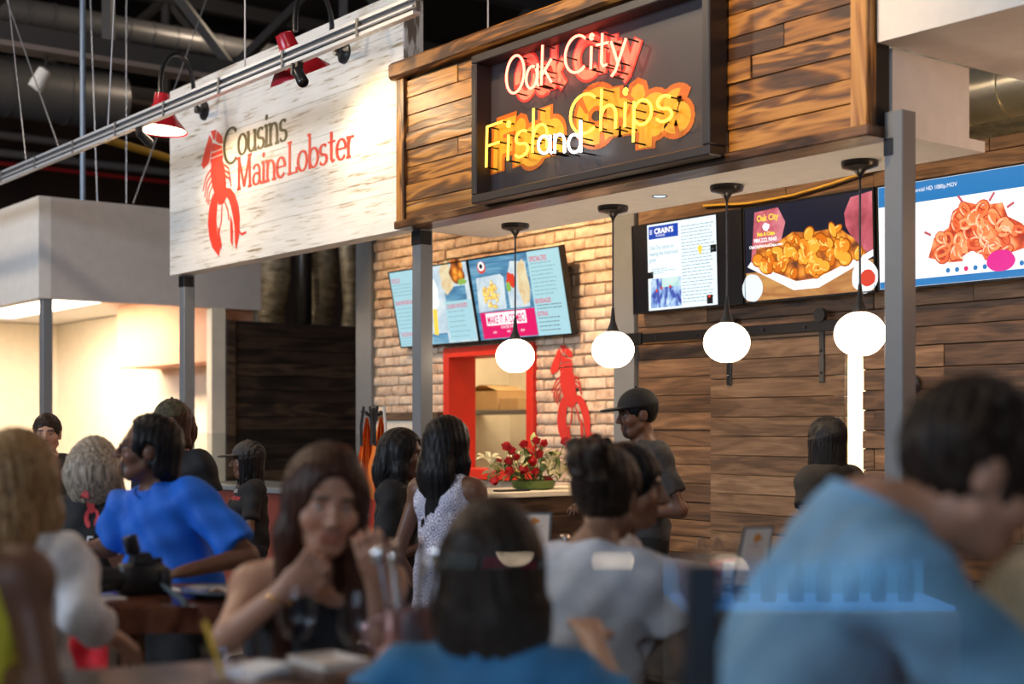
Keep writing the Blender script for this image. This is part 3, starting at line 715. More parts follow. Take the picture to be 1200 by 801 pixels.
def neon(s, pxl, pyl, pxr, pyr, pyt, tube, face, edge, thick, slant=0.0, paint=True, dz=0.0):
    a = ony(pxl, pyl, YT); c = ony(pxr, pyr, YT); top = ony(pxl, pyt, YT).z; size = top-a.z
    sx = (c.x-a.x)/wordwidth(s, size, 1)
    rise = (c.z-a.z)/(c.x-a.x)
    fr = Frame((a.x, YT, a.z), (1, 0, rise), (slant, 0, 1))
    if paint:
        fp = Frame((a.x+.0, 4.948, a.z), (1, 0, rise), (slant, 0, 1)); fp.n = Vector((0, -1, 0))
        b = B(); word(b, fp, s, 0, 0, size, sx, thick*1.55, None, False, .002); b.build('painted_outline', edge, ns)
        b = B(); word(b, fp, s, 0, 0, size, sx, thick, None, False, .003); b.build('painted_letters', face, ns)
    u = 0
    for ch in s:
        if ch == ' ': u += .35*size*sx; continue
        wd, st = GL[ch]
        b = B(); cl = []
        for q in st:
            P = [fr(u+x*size*sx, y*size) for x, y in q]
            b.tube(P, .0068, 8)
            for e in (P[0], P[-1], P[len(P)//2]): cl.append(B().tube([e, (e.x, 4.947, e.z-.004)], .0045, 6))
        if ch == 'i':
            P = [fr(u+.12*size*sx+.012*math.cos(t), .88*size+.014*math.sin(t)) for t in np.linspace(0, 5.6, 9)]; b.tube(P, .0065, 8)
        o = b.build('neon_tube', tube, ns, True); [c_.build('standoff', 'black_enamel', o, True) for c_ in cl]
        u += wd*size*sx
neon('Oak', 592, 112, 648, 96, 69, 'neon_red', 'painted_pink', 'painted_red', .05, .05)
neon('City', 660, 88, 735, 72, 46, 'neon_red', 'painted_pink', 'painted_red', .05, .05)
neon('Fish', 566, 197, 646, 172, 150, 'neon_yellow', 'painted_yellow', 'painted_orange', .085, .04)
neon('Chips', 666, 159, 790, 140, 114, 'neon_yellow', 'painted_yellow', 'painted_orange', .095, .04)
YT = 4.85
neon('and', 630, 180, 684, 178, 145, 'neon_white', 'painted_yellow', 'painted_orange', .04, .0, False)
# ------------------------------------------------------------------ pendants, spots in the soffit
emit('globe_glow', (1, .78, .55), 13)
pp = thing('globe_pendant', (-7.07, 5.54, 1.95), 'x', 'pendant lamp', 'row of white globe pendants')
def pend_parts(t, x, y):
    B().lathe([(.005, -.09), (.012, -.07), (.03, -.045), (.085, -.03), (.09, -.012), (.088, 0)], (x, y, 2.78), 28).build('canopy', 'black_enamel', t, True)
    B().tube([(x, y, 2.72), (x, y, 2.18)], .0055, 8).build('cord', 'black_enamel', t, True)
    B().lathe([(.036, 2.052), (.034, 2.065), (.016, 2.11), (.008, 2.19)], (x, y, 0), 20).build('fitter', 'dark_metal', t, True)
    prof = []
    for i in range(15):
        th = PI*(.1+.8*i/14); prof.append((.123*math.sin(th), 1.948+.108*-math.cos(th)*1.0))
    B().lathe(prof, (x, y, 0), 32).build('globe', 'globe_glow', t, True)
pend_parts(pp, -7.07, 5.54)
PLAB = ['white glass globe pendant hanging in front of the pink menu screens', 'white glass globe pendant beside the painted brick lobster', 'white glass globe pendant under the screen with the news page', 'white glass globe pendant half hidden by the right steel post']
for i, x in enumerate((-7.07, -6.15, -5.25, -4.375)):
    o = pp if i == 0 else dup(pp, None, Matrix.Translation((x, 5.54, 1.95)))
    o['label'] = PLAB[i]
p = ony(796, 232, 5.5); t = thing('soffit_spot', (-6.0, 5.42, 2.77), 'small recessed spot in the white soffit', 'spotlight')
x = -5.72; y = 5.5
B().lathe([(.035, 0), (.045, -.004), (.045, 0)], (x, y, 2.78), 20, None, False, False).build('trim_ring', 'counter_wood', t, True)
B().lathe([(.001, -.002), (.034, -.002)], (x, y, 2.78), 16, None, False, False).build('lens', emit('soffit_lens', (.5, .8, 1), 1.5), t)
# lamps that wash the brick wall, on a track behind the sign
t = thing('wash_track', (-9.4, 5.7, 3.9), 'black lamp track behind the whitewashed sign', 'track')
B().box((-10.9, 5.68, 3.9), (-4.2, 5.72, 3.94)).build('bar', 'black_enamel', t)
for x, pw in ((-10.4, 115), (-9.0, 105), (-8.1, 170)):
    B().lathe([(.03, .02), (.045, -.1)], (x, 5.7, 3.87), 14, Matrix.Rotation(.4, 3, 'X')).build('head', 'black_enamel', t, True)
    spot('brick_wash_light', (x, 5.72, 3.74), (x+.1, YB, 2.2), pw, (1, .66, .36), 80, .7, .05)
for x, pw in ((-7.0, 85), (-6.0, 70), (-5.0, 60), (-4.2, 40)):
    spot('plank_wash_light', (x, 5.9, 3.74), (x, YB, 1.5), pw, (1, .66, .38), 85, .7, .05)
# lamps on the hall ceiling aimed at the header
for x in (-6.5, -4.6):
    t = thing('ceiling_spotlight', (x, 2.6, 5.6), ['black ceiling spotlight aimed at the corner of the plank header', 'black ceiling spotlight aimed at the white bulkhead end of the header'][x > -6], 'spotlight', 'ceiling spotlights over the aisle')
    B().tube([(x, 2.6, 8.6), (x, 2.6, 5.7)], .015, 8).build('stem', 'black_enamel', t)
    B().lathe([(.05, .1), (.07, -.1), (.06, -.1)], (x, 2.6, 5.6), 16, Matrix.Rotation(-.6, 3, 'X')).build('housing', 'black_enamel', t, True)
    spot('header_light', (x, 2.68, 5.46), (x+.25, YF, 3.25), 430, (1, .66, .32), 44, 1.0, .06)
# ------------------------------------------------------------------ counters
t = thing('divider_counter', (-7.6, 5.7, 0), 'dark plank divider counter carrying the rose arrangement', 'counter')
B().box((-8.0, 5.25, 0), (-7.46, 6.7, 1.03)).build('carcass', 'deck_dark', t)
for i in range(8): B().box((-7.46, 5.25, .01+i*.128), (-7.445, 6.7, .01+(i+1)*.128-.003), .002).build('plank', 'dark_barn_wood', t)
B().box((-8.04, 5.2, 1.03), (-7.41, 6.74, 1.068), .005).build('worktop', 'cream_wall', t)
t = thing('lobster_counter', (-9.6, 5.3, 0), 'serving counter of the lobster stall with glass guard', 'counter')
B().box((-11.0, 5.2, 0), (-8.1, 5.8, 1.0)).build('carcass', mat('counter_red', (.22, .05, .035), .5), t)
B().box((-11.05, 5.15, 1.0), (-8.05, 5.85, 1.04), .005).build('worktop', 'grey_steel', t)
gl = glass('guard_glass', (.96, .98, .97)); B().box((-11.0, 5.22, 1.05), (-8.1, 5.228, 1.45)).build('guard_pane', gl, t)
t = thing('fish_bar', (-3.4, 3.3, 0), 'wooden fish bar counter with thick live-edge top', 'counter')
XA, XBb, YA, YBb = -4.05, -2.72, 3.05, 3.6
rng = random.Random(9); pts = []
for i in range(15): pts.append((XA+(XBb-XA)*i/14, YA+rng.uniform(-.015, .02), .98))
for i in range(1, 7): pts.append((XBb+rng.uniform(-.01, .02), YA+(YBb-YA)*i/7, .98))
for i in range(15): pts.append((XBb-(XBb-XA)*i/14, YBb+rng.uniform(-.015, .02), .98))
B().prism(pts, (0, 0, .05)).build('worktop', 'counter_wood', t)
for i in range(7): B().box((XA+.06, YA+.1, .01+i*.138), (XBb-.06, YA+.12, .01+(i+1)*.138-.003), .002).build('plank', 'barn_wood', t)
B().box((XA+.08, YA+.12, 0), (XBb-.08, YBb-.06, .975)).build('carcass', 'deck_dark', t)

# globe lamp added out of view to light the cheek of the header
t = thing('cheek_fill_lamp', (-2.2, 6.3, 2.45), 'added unseen globe lamp lighting the header cheek', 'pendant lamp')
B().tube([(-2.2, 6.3, 3.155), (-2.2, 6.3, 2.6)], .006, 8).build('cord', 'black_enamel', t); B().ball((-2.2, 6.3, 2.48), .12, 24, 14).build('globe', emit('cheek_fill_glow', (1, .62, .38), 75), t, True)
# ------------------------------------------------------------------ screens
mat('tv_bezel', (.012, .012, .014), .3)
def E_(n, c, s=1.0):
    if n not in MATS: emit(n, c, s)
    return n
E_('scr_cyan', (.42, .72, .82), .85); E_('scr_white', (.8, .93, 1), .95); E_('scr_navy', (.01, .015, .04), .6); E_('scr_blue', (.02, .2, .52), .9)
E_('scr_pinktext', (.75, .12, .2), .8); E_('scr_greytext', (.22, .42, .48), .8); E_('scr_magenta', (.75, .01, .14), .9); E_('scr_teal', (.05, .25, .45), .8)
E_('scr_yellow', (1, .72, .08), .9); E_('scr_bread', (.8, .5, .2), .85); E_('scr_red', (.75, .06, .03), .85); E_('scr_green', (.3, .55, .1), .8); E_('scr_bright', (.95, .97, 1), 1.0)
E_('scr_black', (.01, .01, .015), .4); E_('scr_flesh', (.62, .12, .16), .8); E_('scr_crainblue', (.0, .06, .5), .8); E_('scr_text_dark', (.1, .16, .2), .7); E_('scr_pinkdip', (.8, .02, .3), .9)
def scr_img(name, stops, scale, sc=(1, 1, 1), es=.9, vor=False):
    m, nt, b = _new(name); v = objvec(nt, sc, False)
    if vor:
        t = nt.nodes.new('ShaderNodeTexVoronoi'); t.inputs['Scale'].default_value = scale; nt.links.new(v, t.inputs['Vector']); g = t.outputs['Distance']
        g = math_(nt, 'ADD', math_(nt, 'MULTIPLY', g, .8), math_(nt, 'MULTIPLY', noise(nt, v, scale*1.4, 4), .35))
    else: g = noise(nt, v, scale, 4, .6)
    r = ramp(nt, stops); nt.links.new(g, r.inputs[0]); nt.links.new(r.outputs[0], b.inputs['Emission Color'])
    b.inputs['Emission Strength'].default_value = es; b.inputs['Base Color'].default_value = (.02, .02, .02, 1); return name
scr_img('img_fried', [(.15, (1, .62, .1)), (.42, (.95, .33, .02)), (.6, (.55, .12, .005)), (.8, (.12, .02, .0))], 13, vor=True)
scr_img('img_rings', [(.15, (1, .62, .35)), (.4, (1, .3, .1)), (.62, (.75, .09, .02)), (.85, (.4, .02, .01))], 15, es=1.0, vor=True)
scr_img('img_tots', [(.1, (1, .85, .2)), (.45, (.95, .6, .05)), (.7, (.5, .22, .02))], 30, vor=True)
scr_img('img_table', [(.3, (.03, .16, .32)), (.5, (.08, .3, .5)), (.75, (.3, .55, .68))], 3, (1, 8, 8))
scr_img('img_paper', [(.3, (.45, .62, .75)), (.6, (.75, .86, .9))], 8)
scr_img('img_wood', [(.3, (.35, .1, .02)), (.7, (.75, .38, .1))], 3, (1, 4, 4))
scr_img('img_wrap', [(.3, (.75, .5, .22)), (.6, (.9, .78, .5))], 12)
scr_img('img_flesh', [(.3, (.3, .02, .05)), (.5, (.62, .1, .16)), (.7, (.85, .3, .35))], 4)
scr_img('img_crowd', [(.3, (.0, .01, .12)), (.45, (.02, .08, .5)), (.55, (.35, .6, .95)), (.7, (.85, .95, 1))], 16, (1, 1, .5))
scr_img('img_sky', [(.3, (.25, .7, .7)), (.6, (.7, .92, .9))], 6)
def tv(name, label, x0, x1, yb, zb, yt, zt, group, th=.05, base='scr_navy', bez=.012):
    o = Vector((x0, yb, zb)); u = Vector((x1-x0, 0, 0)); v = Vector((0, yt-yb, zt-zb))
    W = u.length; Hh = v.length; fr = Frame(o, u/W, v/Hh)
    t = thing(name, ((x0+x1)/2, (yb+yt)/2, zb), label, 'screen', group)
    b = B(); q = [fr(0, 0), fr(W, 0), fr(W, Hh), fr(0, Hh)]; b.prism(q, -fr.n*th); b.build('housing', 'tv_bezel', t)
    b = B()
    for a, c in (((0, 0), (W, bez)), ((0, Hh-bez), (W, Hh)), ((0, 0), (bez, Hh)), ((W-bez, 0), (W, Hh))):
        b.prism([fr(a[0], a[1]), fr(c[0], a[1]), fr(c[0], c[1]), fr(a[0], c[1])], fr.n*.006)
    b.build('bezel', 'tv_bezel', t)
    b = B(); rect(b, fr, bez, bez, W-bez, Hh-bez, .001); s = b.build('display', base, t)
    m = fr((W)/2, Hh*.5, -th)
    B().box((m.x-.15, m.y, m.z-.12), (m.x+.15, YB-.036, m.z+.12), .004).build('wall_bracket', 'dark_metal', t)
    return t, s, fr, W, Hh
def lines(name, fr, m, s, u0, u1, v0, v1, n, seed, h=.003, th=.006, full=.75):
    r = random.Random(seed); b = B()
    for i in range(n):
        v = v1-(v1-v0)*i/max(1, n-1); u = u0
        end = u0+(u1-u0)*r.uniform(full, 1)
        while u < end-.01:
            w = min(r.uniform(.012, .05), end-u); rect(b, fr, u, v, u+w, v+th, h); u += w+.008
    b.build(name, m, s)
def blob(b, fr, cu, cv, ru, rv, h, seed=0, amp=.12, n=26):
    r = random.Random(seed); ph = [r.uniform(0, 6.28) for _ in range(4)]
    b.poly([fr(cu+ru*math.cos(t)*(1+amp*math.sin(3*t+ph[0])+amp*.6*math.sin(7*t+ph[1])), cv+rv*math.sin(t)*(1+amp*math.sin(4*t+ph[2])+amp*.6*math.sin(6*t+ph[3])), h) for t in [2*PI*i/n for i in range(n)]])
def pile(name, fr, poly, s, cols, n, ring, seed, h0, size):
    r = random.Random(seed); us = [p[0] for p in poly]; vs_ = [p[1] for p in poly]; bs_ = [B() for _ in cols]
    def inside(u, v):
        c = False; j = len(poly)-1
        for i in range(len(poly)):
            if (poly[i][1] > v) != (poly[j][1] > v) and u < (poly[j][0]-poly[i][0])*(v-poly[i][1])/(poly[j][1]-poly[i][1])+poly[i][0]: c = not c
            j = i
        return c
    k = 0
    while k < n:
        u, v = r.uniform(min(us), max(us)), r.uniform(min(vs_), max(vs_))
        if not inside(u, v): continue
        h = h0+k*6e-5; k += 1; a0 = r.uniform(0, PI); ru = size*r.uniform(.7, 1.25); rv = ru*r.uniform(.45, .9)
        P = lambda t, f=1.0: (u+f*(ru*math.cos(t)*math.cos(a0)-rv*math.sin(t)*math.sin(a0)), v+f*(ru*math.cos(t)*math.sin(a0)+rv*math.sin(t)*math.cos(a0)))
        ci = r.randrange(len(cols)-2)
        if ring and r.random() < .75:
            T = np.linspace(0, 2*PI, 15); ribbon(bs_[0], fr, [P(t) for t in T], size*.62, h); ribbon(bs_[1+ci], fr, [P(t, .98) for t in T], size*.4, h+2.5e-3)
            ribbon(bs_[-1], fr, [P(t, 1.0) for t in np.linspace(1, 2.2, 5)], size*.14, h+4.5e-3)
        else:
            bs_[0].poly([fr(*P(t, 1.15), h) for t in np.linspace(0, 2*PI, 12, endpoint=False)]); bs_[1+ci].poly([fr(*P(t, .95), h+2.5e-3) for t in np.linspace(0, 2*PI, 12, endpoint=False)])
            q = [P(t, .6) for t in np.linspace(.6, 2.0, 5)]; ribbon(bs_[-1], fr, q, size*.2, h+4.5e-3)
    for b_, c in zip(bs_, cols): tag(b_.build(name, c, s), kind='stuff')
for n_, c_ in (('fry_dark', (.35, .07, .003)), ('fry_a', (.85, .28, .02)), ('fry_b', (.95, .42, .04)), ('fry_c', (.7, .17, .01)), ('fry_hi', (1, .66, .16)), ('ring_dark', (.55, .05, .02)), ('ring_a', (.95, .24, .08)), ('ring_b', (1, .38, .16)), ('ring_c', (.85, .15, .05)), ('ring_hi', (1, .66, .45)), ('tot_dark', (.45, .2, .02)), ('tot_a', (.9, .6, .1)), ('tot_b', (1, .75, .2)), ('tot_hi', (1, .92, .55))): E_(n_, c_, .95)
GRP = 'menu screens over the brick wall'
# left menu
t, s, fr, W, H = tv('menu_screen', 'pale menu screen with sandwich photo and pink headings behind the steel post', -10.58, -9.405, 7.0, 2.20, 6.865, 2.868, GRP, base='scr_cyan')
text('heading', 'ROLLS', fr, .035, .575, .055, 'scr_pinktext', s, .003, sx=.8, bold=.001); lines('menu_lines', fr, 'scr_greytext', s, .04, .40, .46, .55, 4, 1)
text('heading', 'SANDWICHES AND ROLLS', fr, .035, .38, .05, 'scr_pinktext', s, .003, sx=.7, bold=.001); lines('menu_lines', fr, 'scr_greytext', s, .04, .42, .17, .34, 6, 2)
text('heading', 'TACOS & MORE', fr, .04, .10, .05, 'scr_pinktext', s, .003, sx=.75, bold=.001); lines('menu_lines', fr, 'scr_greytext', s, .04, .36, .03, .08, 3, 3)
b = B(); rect(b, fr, .52, .015, W-.015, H-.015, .002); b.build('picture', 'img_paper', s)
for q in ((.8, .36, 1.1, .48), (.52, .015, .75, .1)): b = B(); rect(b, fr, *q, .003); b.build('picture', 'img_table', s)
b = B(); blob(b, fr, .86, .56, .1, .13, .004, 4); b.build('picture_roll', 'img_wrap', s)
b = B(); blob(b, fr, 1.02, .6, .1, .11, .005, 5); b.build('picture_lobster', 'img_fried', s)
b = B(); blob(b, fr, .62, .43, .09, .13, .004, 6); b.build('picture_corn', 'scr_bright', s)
b = B(); ribbon(b, fr, [(.62, .3), (.59, .1)], .06, .004); b.build('picture_lemon', 'scr_yellow', s)
b = B(); blob(b, fr, 1.07, .51, .06, .025, .006, 7); b.build('picture_herbs', 'scr_green', s)
b = B(); rect(b, fr, .78, .03, W-.02, .36, .006); b.build('menu_card', 'scr_cyan', s)
text('heading', 'COUSINS FAVORITES', fr, .8, .30, .05, 'scr_pinktext', s, .008, sx=.62, bold=.001); lines('menu_lines', fr, 'scr_greytext', s, .81, 1.1, .06, .27, 6, 8, .008)
# right menu
t, s, fr, W, H = tv('menu_screen', 'menu screen with the crimson combo banner', -9.395, -8.22, 7.0, 2.20, 6.865, 2.868, GRP, base='img_table')
b = B(); rect(b, fr, .77, .012, W-.012, H-.012, .002); b.build('menu_card', 'scr_cyan', s)
b = B(); rect(b, fr, .06, .02, .765, .235, .003); b.build('combo_banner', 'scr_magenta', s)
b = B(); rect(b, fr, .13, .125, .65, .225, .004); b.build('combo_frame', 'scr_bright', s)
text('combo_text', 'MAKE IT A COMBO', fr, .145, .138, .095, 'scr_magenta', s, .006, sx=.6, bold=.002)
text('combo_subtext', 'CHOOSE ONE', fr, .31, .095, .032, 'scr_bright', s, .006, sx=.8)
for u in (.2, .38, .56): text('combo_price', 'SIDE', fr, u, .06, .025, 'scr_bright', s, .006); 
b = B(); b.poly([fr(.05, .24, .003), fr(.42, .25, .003), fr(.44, .5, .003), fr(.4, .53, .003), fr(.08, .52, .003)]); b.build('picture_paper', 'img_paper', s)
pile('picture_tots', fr, [(.25+.1*math.cos(t), .37+.11*math.sin(t)) for t in np.linspace(0, 6.0, 12)], s, ['tot_dark', 'tot_a', 'tot_b', 'tot_a', 'tot_hi'], 40, False, 7, .004, .022)
b = B(); b.poly([fr(.47, .25, .003), fr(.72, .25, .003), fr(.74, .6, .003), fr(.55, .62, .003), fr(.46, .45, .003)]); b.build('picture_paper', 'img_paper', s)
b = B(); blob(b, fr, .68, .44, .07, .18, .004, 10, .06); b.build('picture_wrap', 'img_wrap', s)
b = B(); blob(b, fr, .53, .47, .06, .06, .005, 11); b.build('picture_salsa', 'scr_red', s)
b = B(); blob(b, fr, .49, .42, .03, .04, .006, 12); b.build('picture_lettuce', 'scr_green', s)
b = B(); blob(b, fr, .17, .6, .055, .05, .003, 13, .03); b.build('picture_cup', 'scr_red', s)
b = B(); blob(b, fr, .17, .61, .042, .038, .004, 13, .02); b.build('picture_cup_rim', 'scr_bright', s)
b = B(); blob(b, fr, .17, .61, .022, .02, .005, 13, .02); b.build('picture_drink', 'scr_black', s)
text('heading', 'SPECIALTIES', fr, .79, .59, .055, 'scr_pinktext', s, .004, sx=.72, bold=.001); lines('menu_lines', fr, 'scr_greytext', s, .8, 1.12, .33, .57, 9, 14, .004)
text('heading', 'BEVERAGES', fr, .79, .265, .05, 'scr_pinktext', s, .004, sx=.75, bold=.001); lines('menu_lines', fr, 'scr_text_dark', s, .8, 1.1, .22, .245, 2, 15, .004)
text('heading', 'EXTRAS', fr, .79, .165, .05, 'scr_pinktext', s, .004, sx=.75, bold=.001); lines('menu_lines', fr, 'scr_text_dark', s, .8, 1.12, .05, .145, 4, 16, .004)
# news page
GR2 = 'screens over the plank wall'
t, s, fr, W, H = tv('news_screen', 'black screen showing a pale news page with a blue header', -7.53, -6.468, 6.985, 2.31, 6.965, 2.942, GR2, base='scr_black')
b = B(); rect(b, fr, .16, .014, .83, H-.014, .002); b.build('page', 'scr_white', s)
b = B(); rect(b, fr, .175, .515, .47, .605, .003); b.build('masthead', 'scr_crainblue', s)
text('masthead_text', "CRAIN'S", fr, .235, .55, .052, 'scr_bright', s, .005, sx=1.0, bold=.002); text('masthead_subtext', 'BUSINESS', fr, .25, .528, .022, 'scr_bright', s, .005)
b = B(); [rect(b, fr, .19, .55+i*.012, .212, .556+i*.012, .005) for i in range(3)]; b.build('menu_icon', 'scr_bright', s)
for i, l in enumerate(('Oak City native on', 'making the food truck', 'great')): text('headline', l, fr, .18, .44-i*.042, .04, 'scr_greytext', s, .004, sx=.8)
lines('article_lines', fr, 'scr_greytext', s, .5, .815, .05, .57, 24, 20, .004, .005, .85); lines('byline', fr, 'scr_greytext', s, .2, .46, .27, .3, 3, 21, .004, .004, .5)
b = B(); rect(b, fr, .185, .03, .49, .235, .004); b.build('news_photo', 'img_crowd', s)
b = B(); rect(b, fr, .3, .17, .47, .235, .0045); b.build('photo_sky', 'img_sky', s)
for q in ((.775, .37, .83, .42, .004), (.16, .24, .215, .285, .004), (.735, .025, .79, .085, .006)): b = B(); rect(b, fr, *q); b.build('page_tab', 'scr_black', s)
b = B(); blob(b, fr, .68, .4, .02, .03, .006, 22, .2); b.build('emblem', 'scr_yellow', s)
for u, v in ((.3, .165), (.385, .17), (.76, .075), (.25, .15)): b = B(); blob(b, fr, u, v, .012, .01, .0075, 3, .02); b.build('red_cap', 'scr_red', s)
# fried food
t, s, fr, W, H = tv('food_screen', 'screen showing fried shrimp on a white plate with two hands', -6.452, -5.395, 6.985, 2.31, 6.965, 2.942, GR2, base='scr_navy')
b = B(); rect(b, fr, .014, .014, W-.014, .2, .002); b.build('picture_board', 'img_wood', s)
b = B(); b.poly([fr(.06, .25, .003), fr(.1, .59, .003), fr(.3, .6, .003), fr(.36, .5, .003), fr(.32, .38, .003), fr(.2, .22, .003)]); b.build('picture_hand', 'img_flesh', s)
b = B(); b.poly([fr(.83, .5, .003), fr(.88, .59, .003), fr(1.05, .61, .003), fr(1.05, .26, .003), fr(.95, .24, .003), fr(.9, .32, .003), fr(.84, .42, .003)]); b.build('picture_hand', 'img_flesh', s)
b = B(); b.poly([fr(.03, .24, .004), fr(.42, .06, .004), fr(.62, .06, .004), fr(1.05, .22, .004), fr(1.05, .26, .004), fr(.6, .12, .004), fr(.44, .115, .004), fr(.06, .27, .004)]); b.build('picture_plate', 'scr_bright', s)
b = B(); b.poly([fr(.08, .25, .005), fr(.12, .37, .005), fr(.3, .38, .005), fr(.42, .43, .005), fr(.58, .41, .005), fr(.78, .42, .005), fr(.9, .34, .005), fr(1.0, .24, .005), fr(.62, .125, .005), fr(.44, .12, .005)]); b.build('picture_shrimp', 'img_fried', s)
pile('picture_shrimp_pieces', fr, [(.1, .24), (.13, .36), (.3, .37), (.42, .42), (.58, .4), (.78, .41), (.9, .33), (.98, .25), (.62, .15), (.44, .15)], s, ['fry_dark', 'fry_a', 'fry_b', 'fry_c', 'fry_hi'], 60, False, 5, .006, .045)
b = B(); blob(b, fr, .07, .1, .09, .09, .006, 40, .03); b.build('picture_dip', 'scr_white', s)
b = B(); blob(b, fr, .98, .1, .1, .1, .006, 41, .03); b.build('picture_bowl', 'scr_bright', s)
b = B(); blob(b, fr, 1.0, .09, .06, .05, .0075, 42, .05); b.build('picture_sauce', 'scr_red', s)
text('brand_text', 'Oak City', fr, .13, .525, .055, 'scr_yellow', s, .016, sx=.9, bold=.002); text('brand_text', 'Fish & Chips', fr, .13, .43, .03, 'scr_yellow', s, .016, bold=.002)
b = B(); blob(b, fr, .2, .485, .03, .025, .008, 43, .1); b.build('brand_emblem', 'scr_bright', s)
text('phone_text', '984.222.9040', fr, .1, .39, .036, 'scr_bright', s, .016, bold=.001); text('web_text', 'OakCityFishAndChips.com', fr, .06, .355, .026, 'scr_bright', s, .016, bold=.001)
# media player
t, s, fr, W, H = tv('video_screen', 'screen showing onion rings on white under a blue title bar', -5.378, -4.30, 6.985, 2.31, 6.965, 2.942, GR2, base='scr_bright')
for q in ((.014, .5, W-.014, H-.014), (.014, .014, W-.014, .055)): b = B(); rect(b, fr, *q, .002); b.build('title_bar', 'scr_blue', s)
text('title_text', "y's Teddy Commercial HD 1080p.MOV", fr, .06, .56, .034, 'scr_bright', s, .004, sx=.92); text('subtitle_text', '2 | 1024 x 768', fr, .1, .525, .024, 'scr_bright', s, .004)
b = B(); b.poly([fr(.36, .17, .003), fr(.4, .28, .003), fr(.5, .33, .003), fr(.53, .42, .003), fr(.62, .46, .003), fr(.72, .43, .003), fr(.85, .43, .003), fr(.88, .35, .003), fr(.97, .3, .003), fr(1.0, .17, .003), fr(.8, .13, .003), fr(.5, .13, .003)]); b.build('picture_rings', 'img_rings', s)
pile('picture_ring_pieces', fr, [(.4, .17), (.42, .26), (.52, .31), (.56, .4), (.62, .43), (.72, .41), (.83, .41), (.86, .34), (.95, .28), (.97, .18), (.8, .15), (.5, .15)], s, ['ring_dark', 'ring_a', 'ring_b', 'ring_c', 'ring_hi'], 48, True, 6, .005, .045)
for q in ([(.6, .46), (.57, .5)], [(.77, .45), (.8, .49)], [(.88, .4), (.92, .42)], [(.38, .3), (.34, .32)]):
    b = B(); ribbon(b, fr, q, .014, .006); b.build('picture_curl', 'scr_flesh', s)
b = B(); blob(b, fr, .84, .11, .09, .06, .0155, 50, .02); b.build('picture_dip', 'scr_pinkdip', s)
b = B(); blob(b, fr, .66, .13, .07, .045, .015, 51, .1); b.build('picture_salt', 'scr_bright', s)
for u in (.5, .56, .68, .74, .26, .97, 1.02): b = B(); blob(b, fr, u, .085, .014, .014, .017, 1, 0); b.build('control_icon', 'scr_blue', s)
b = B(); blob(b, fr, .62, .085, .014, .014, .018, 1, 0); b.build('play_icon', 'scr_magenta', s)
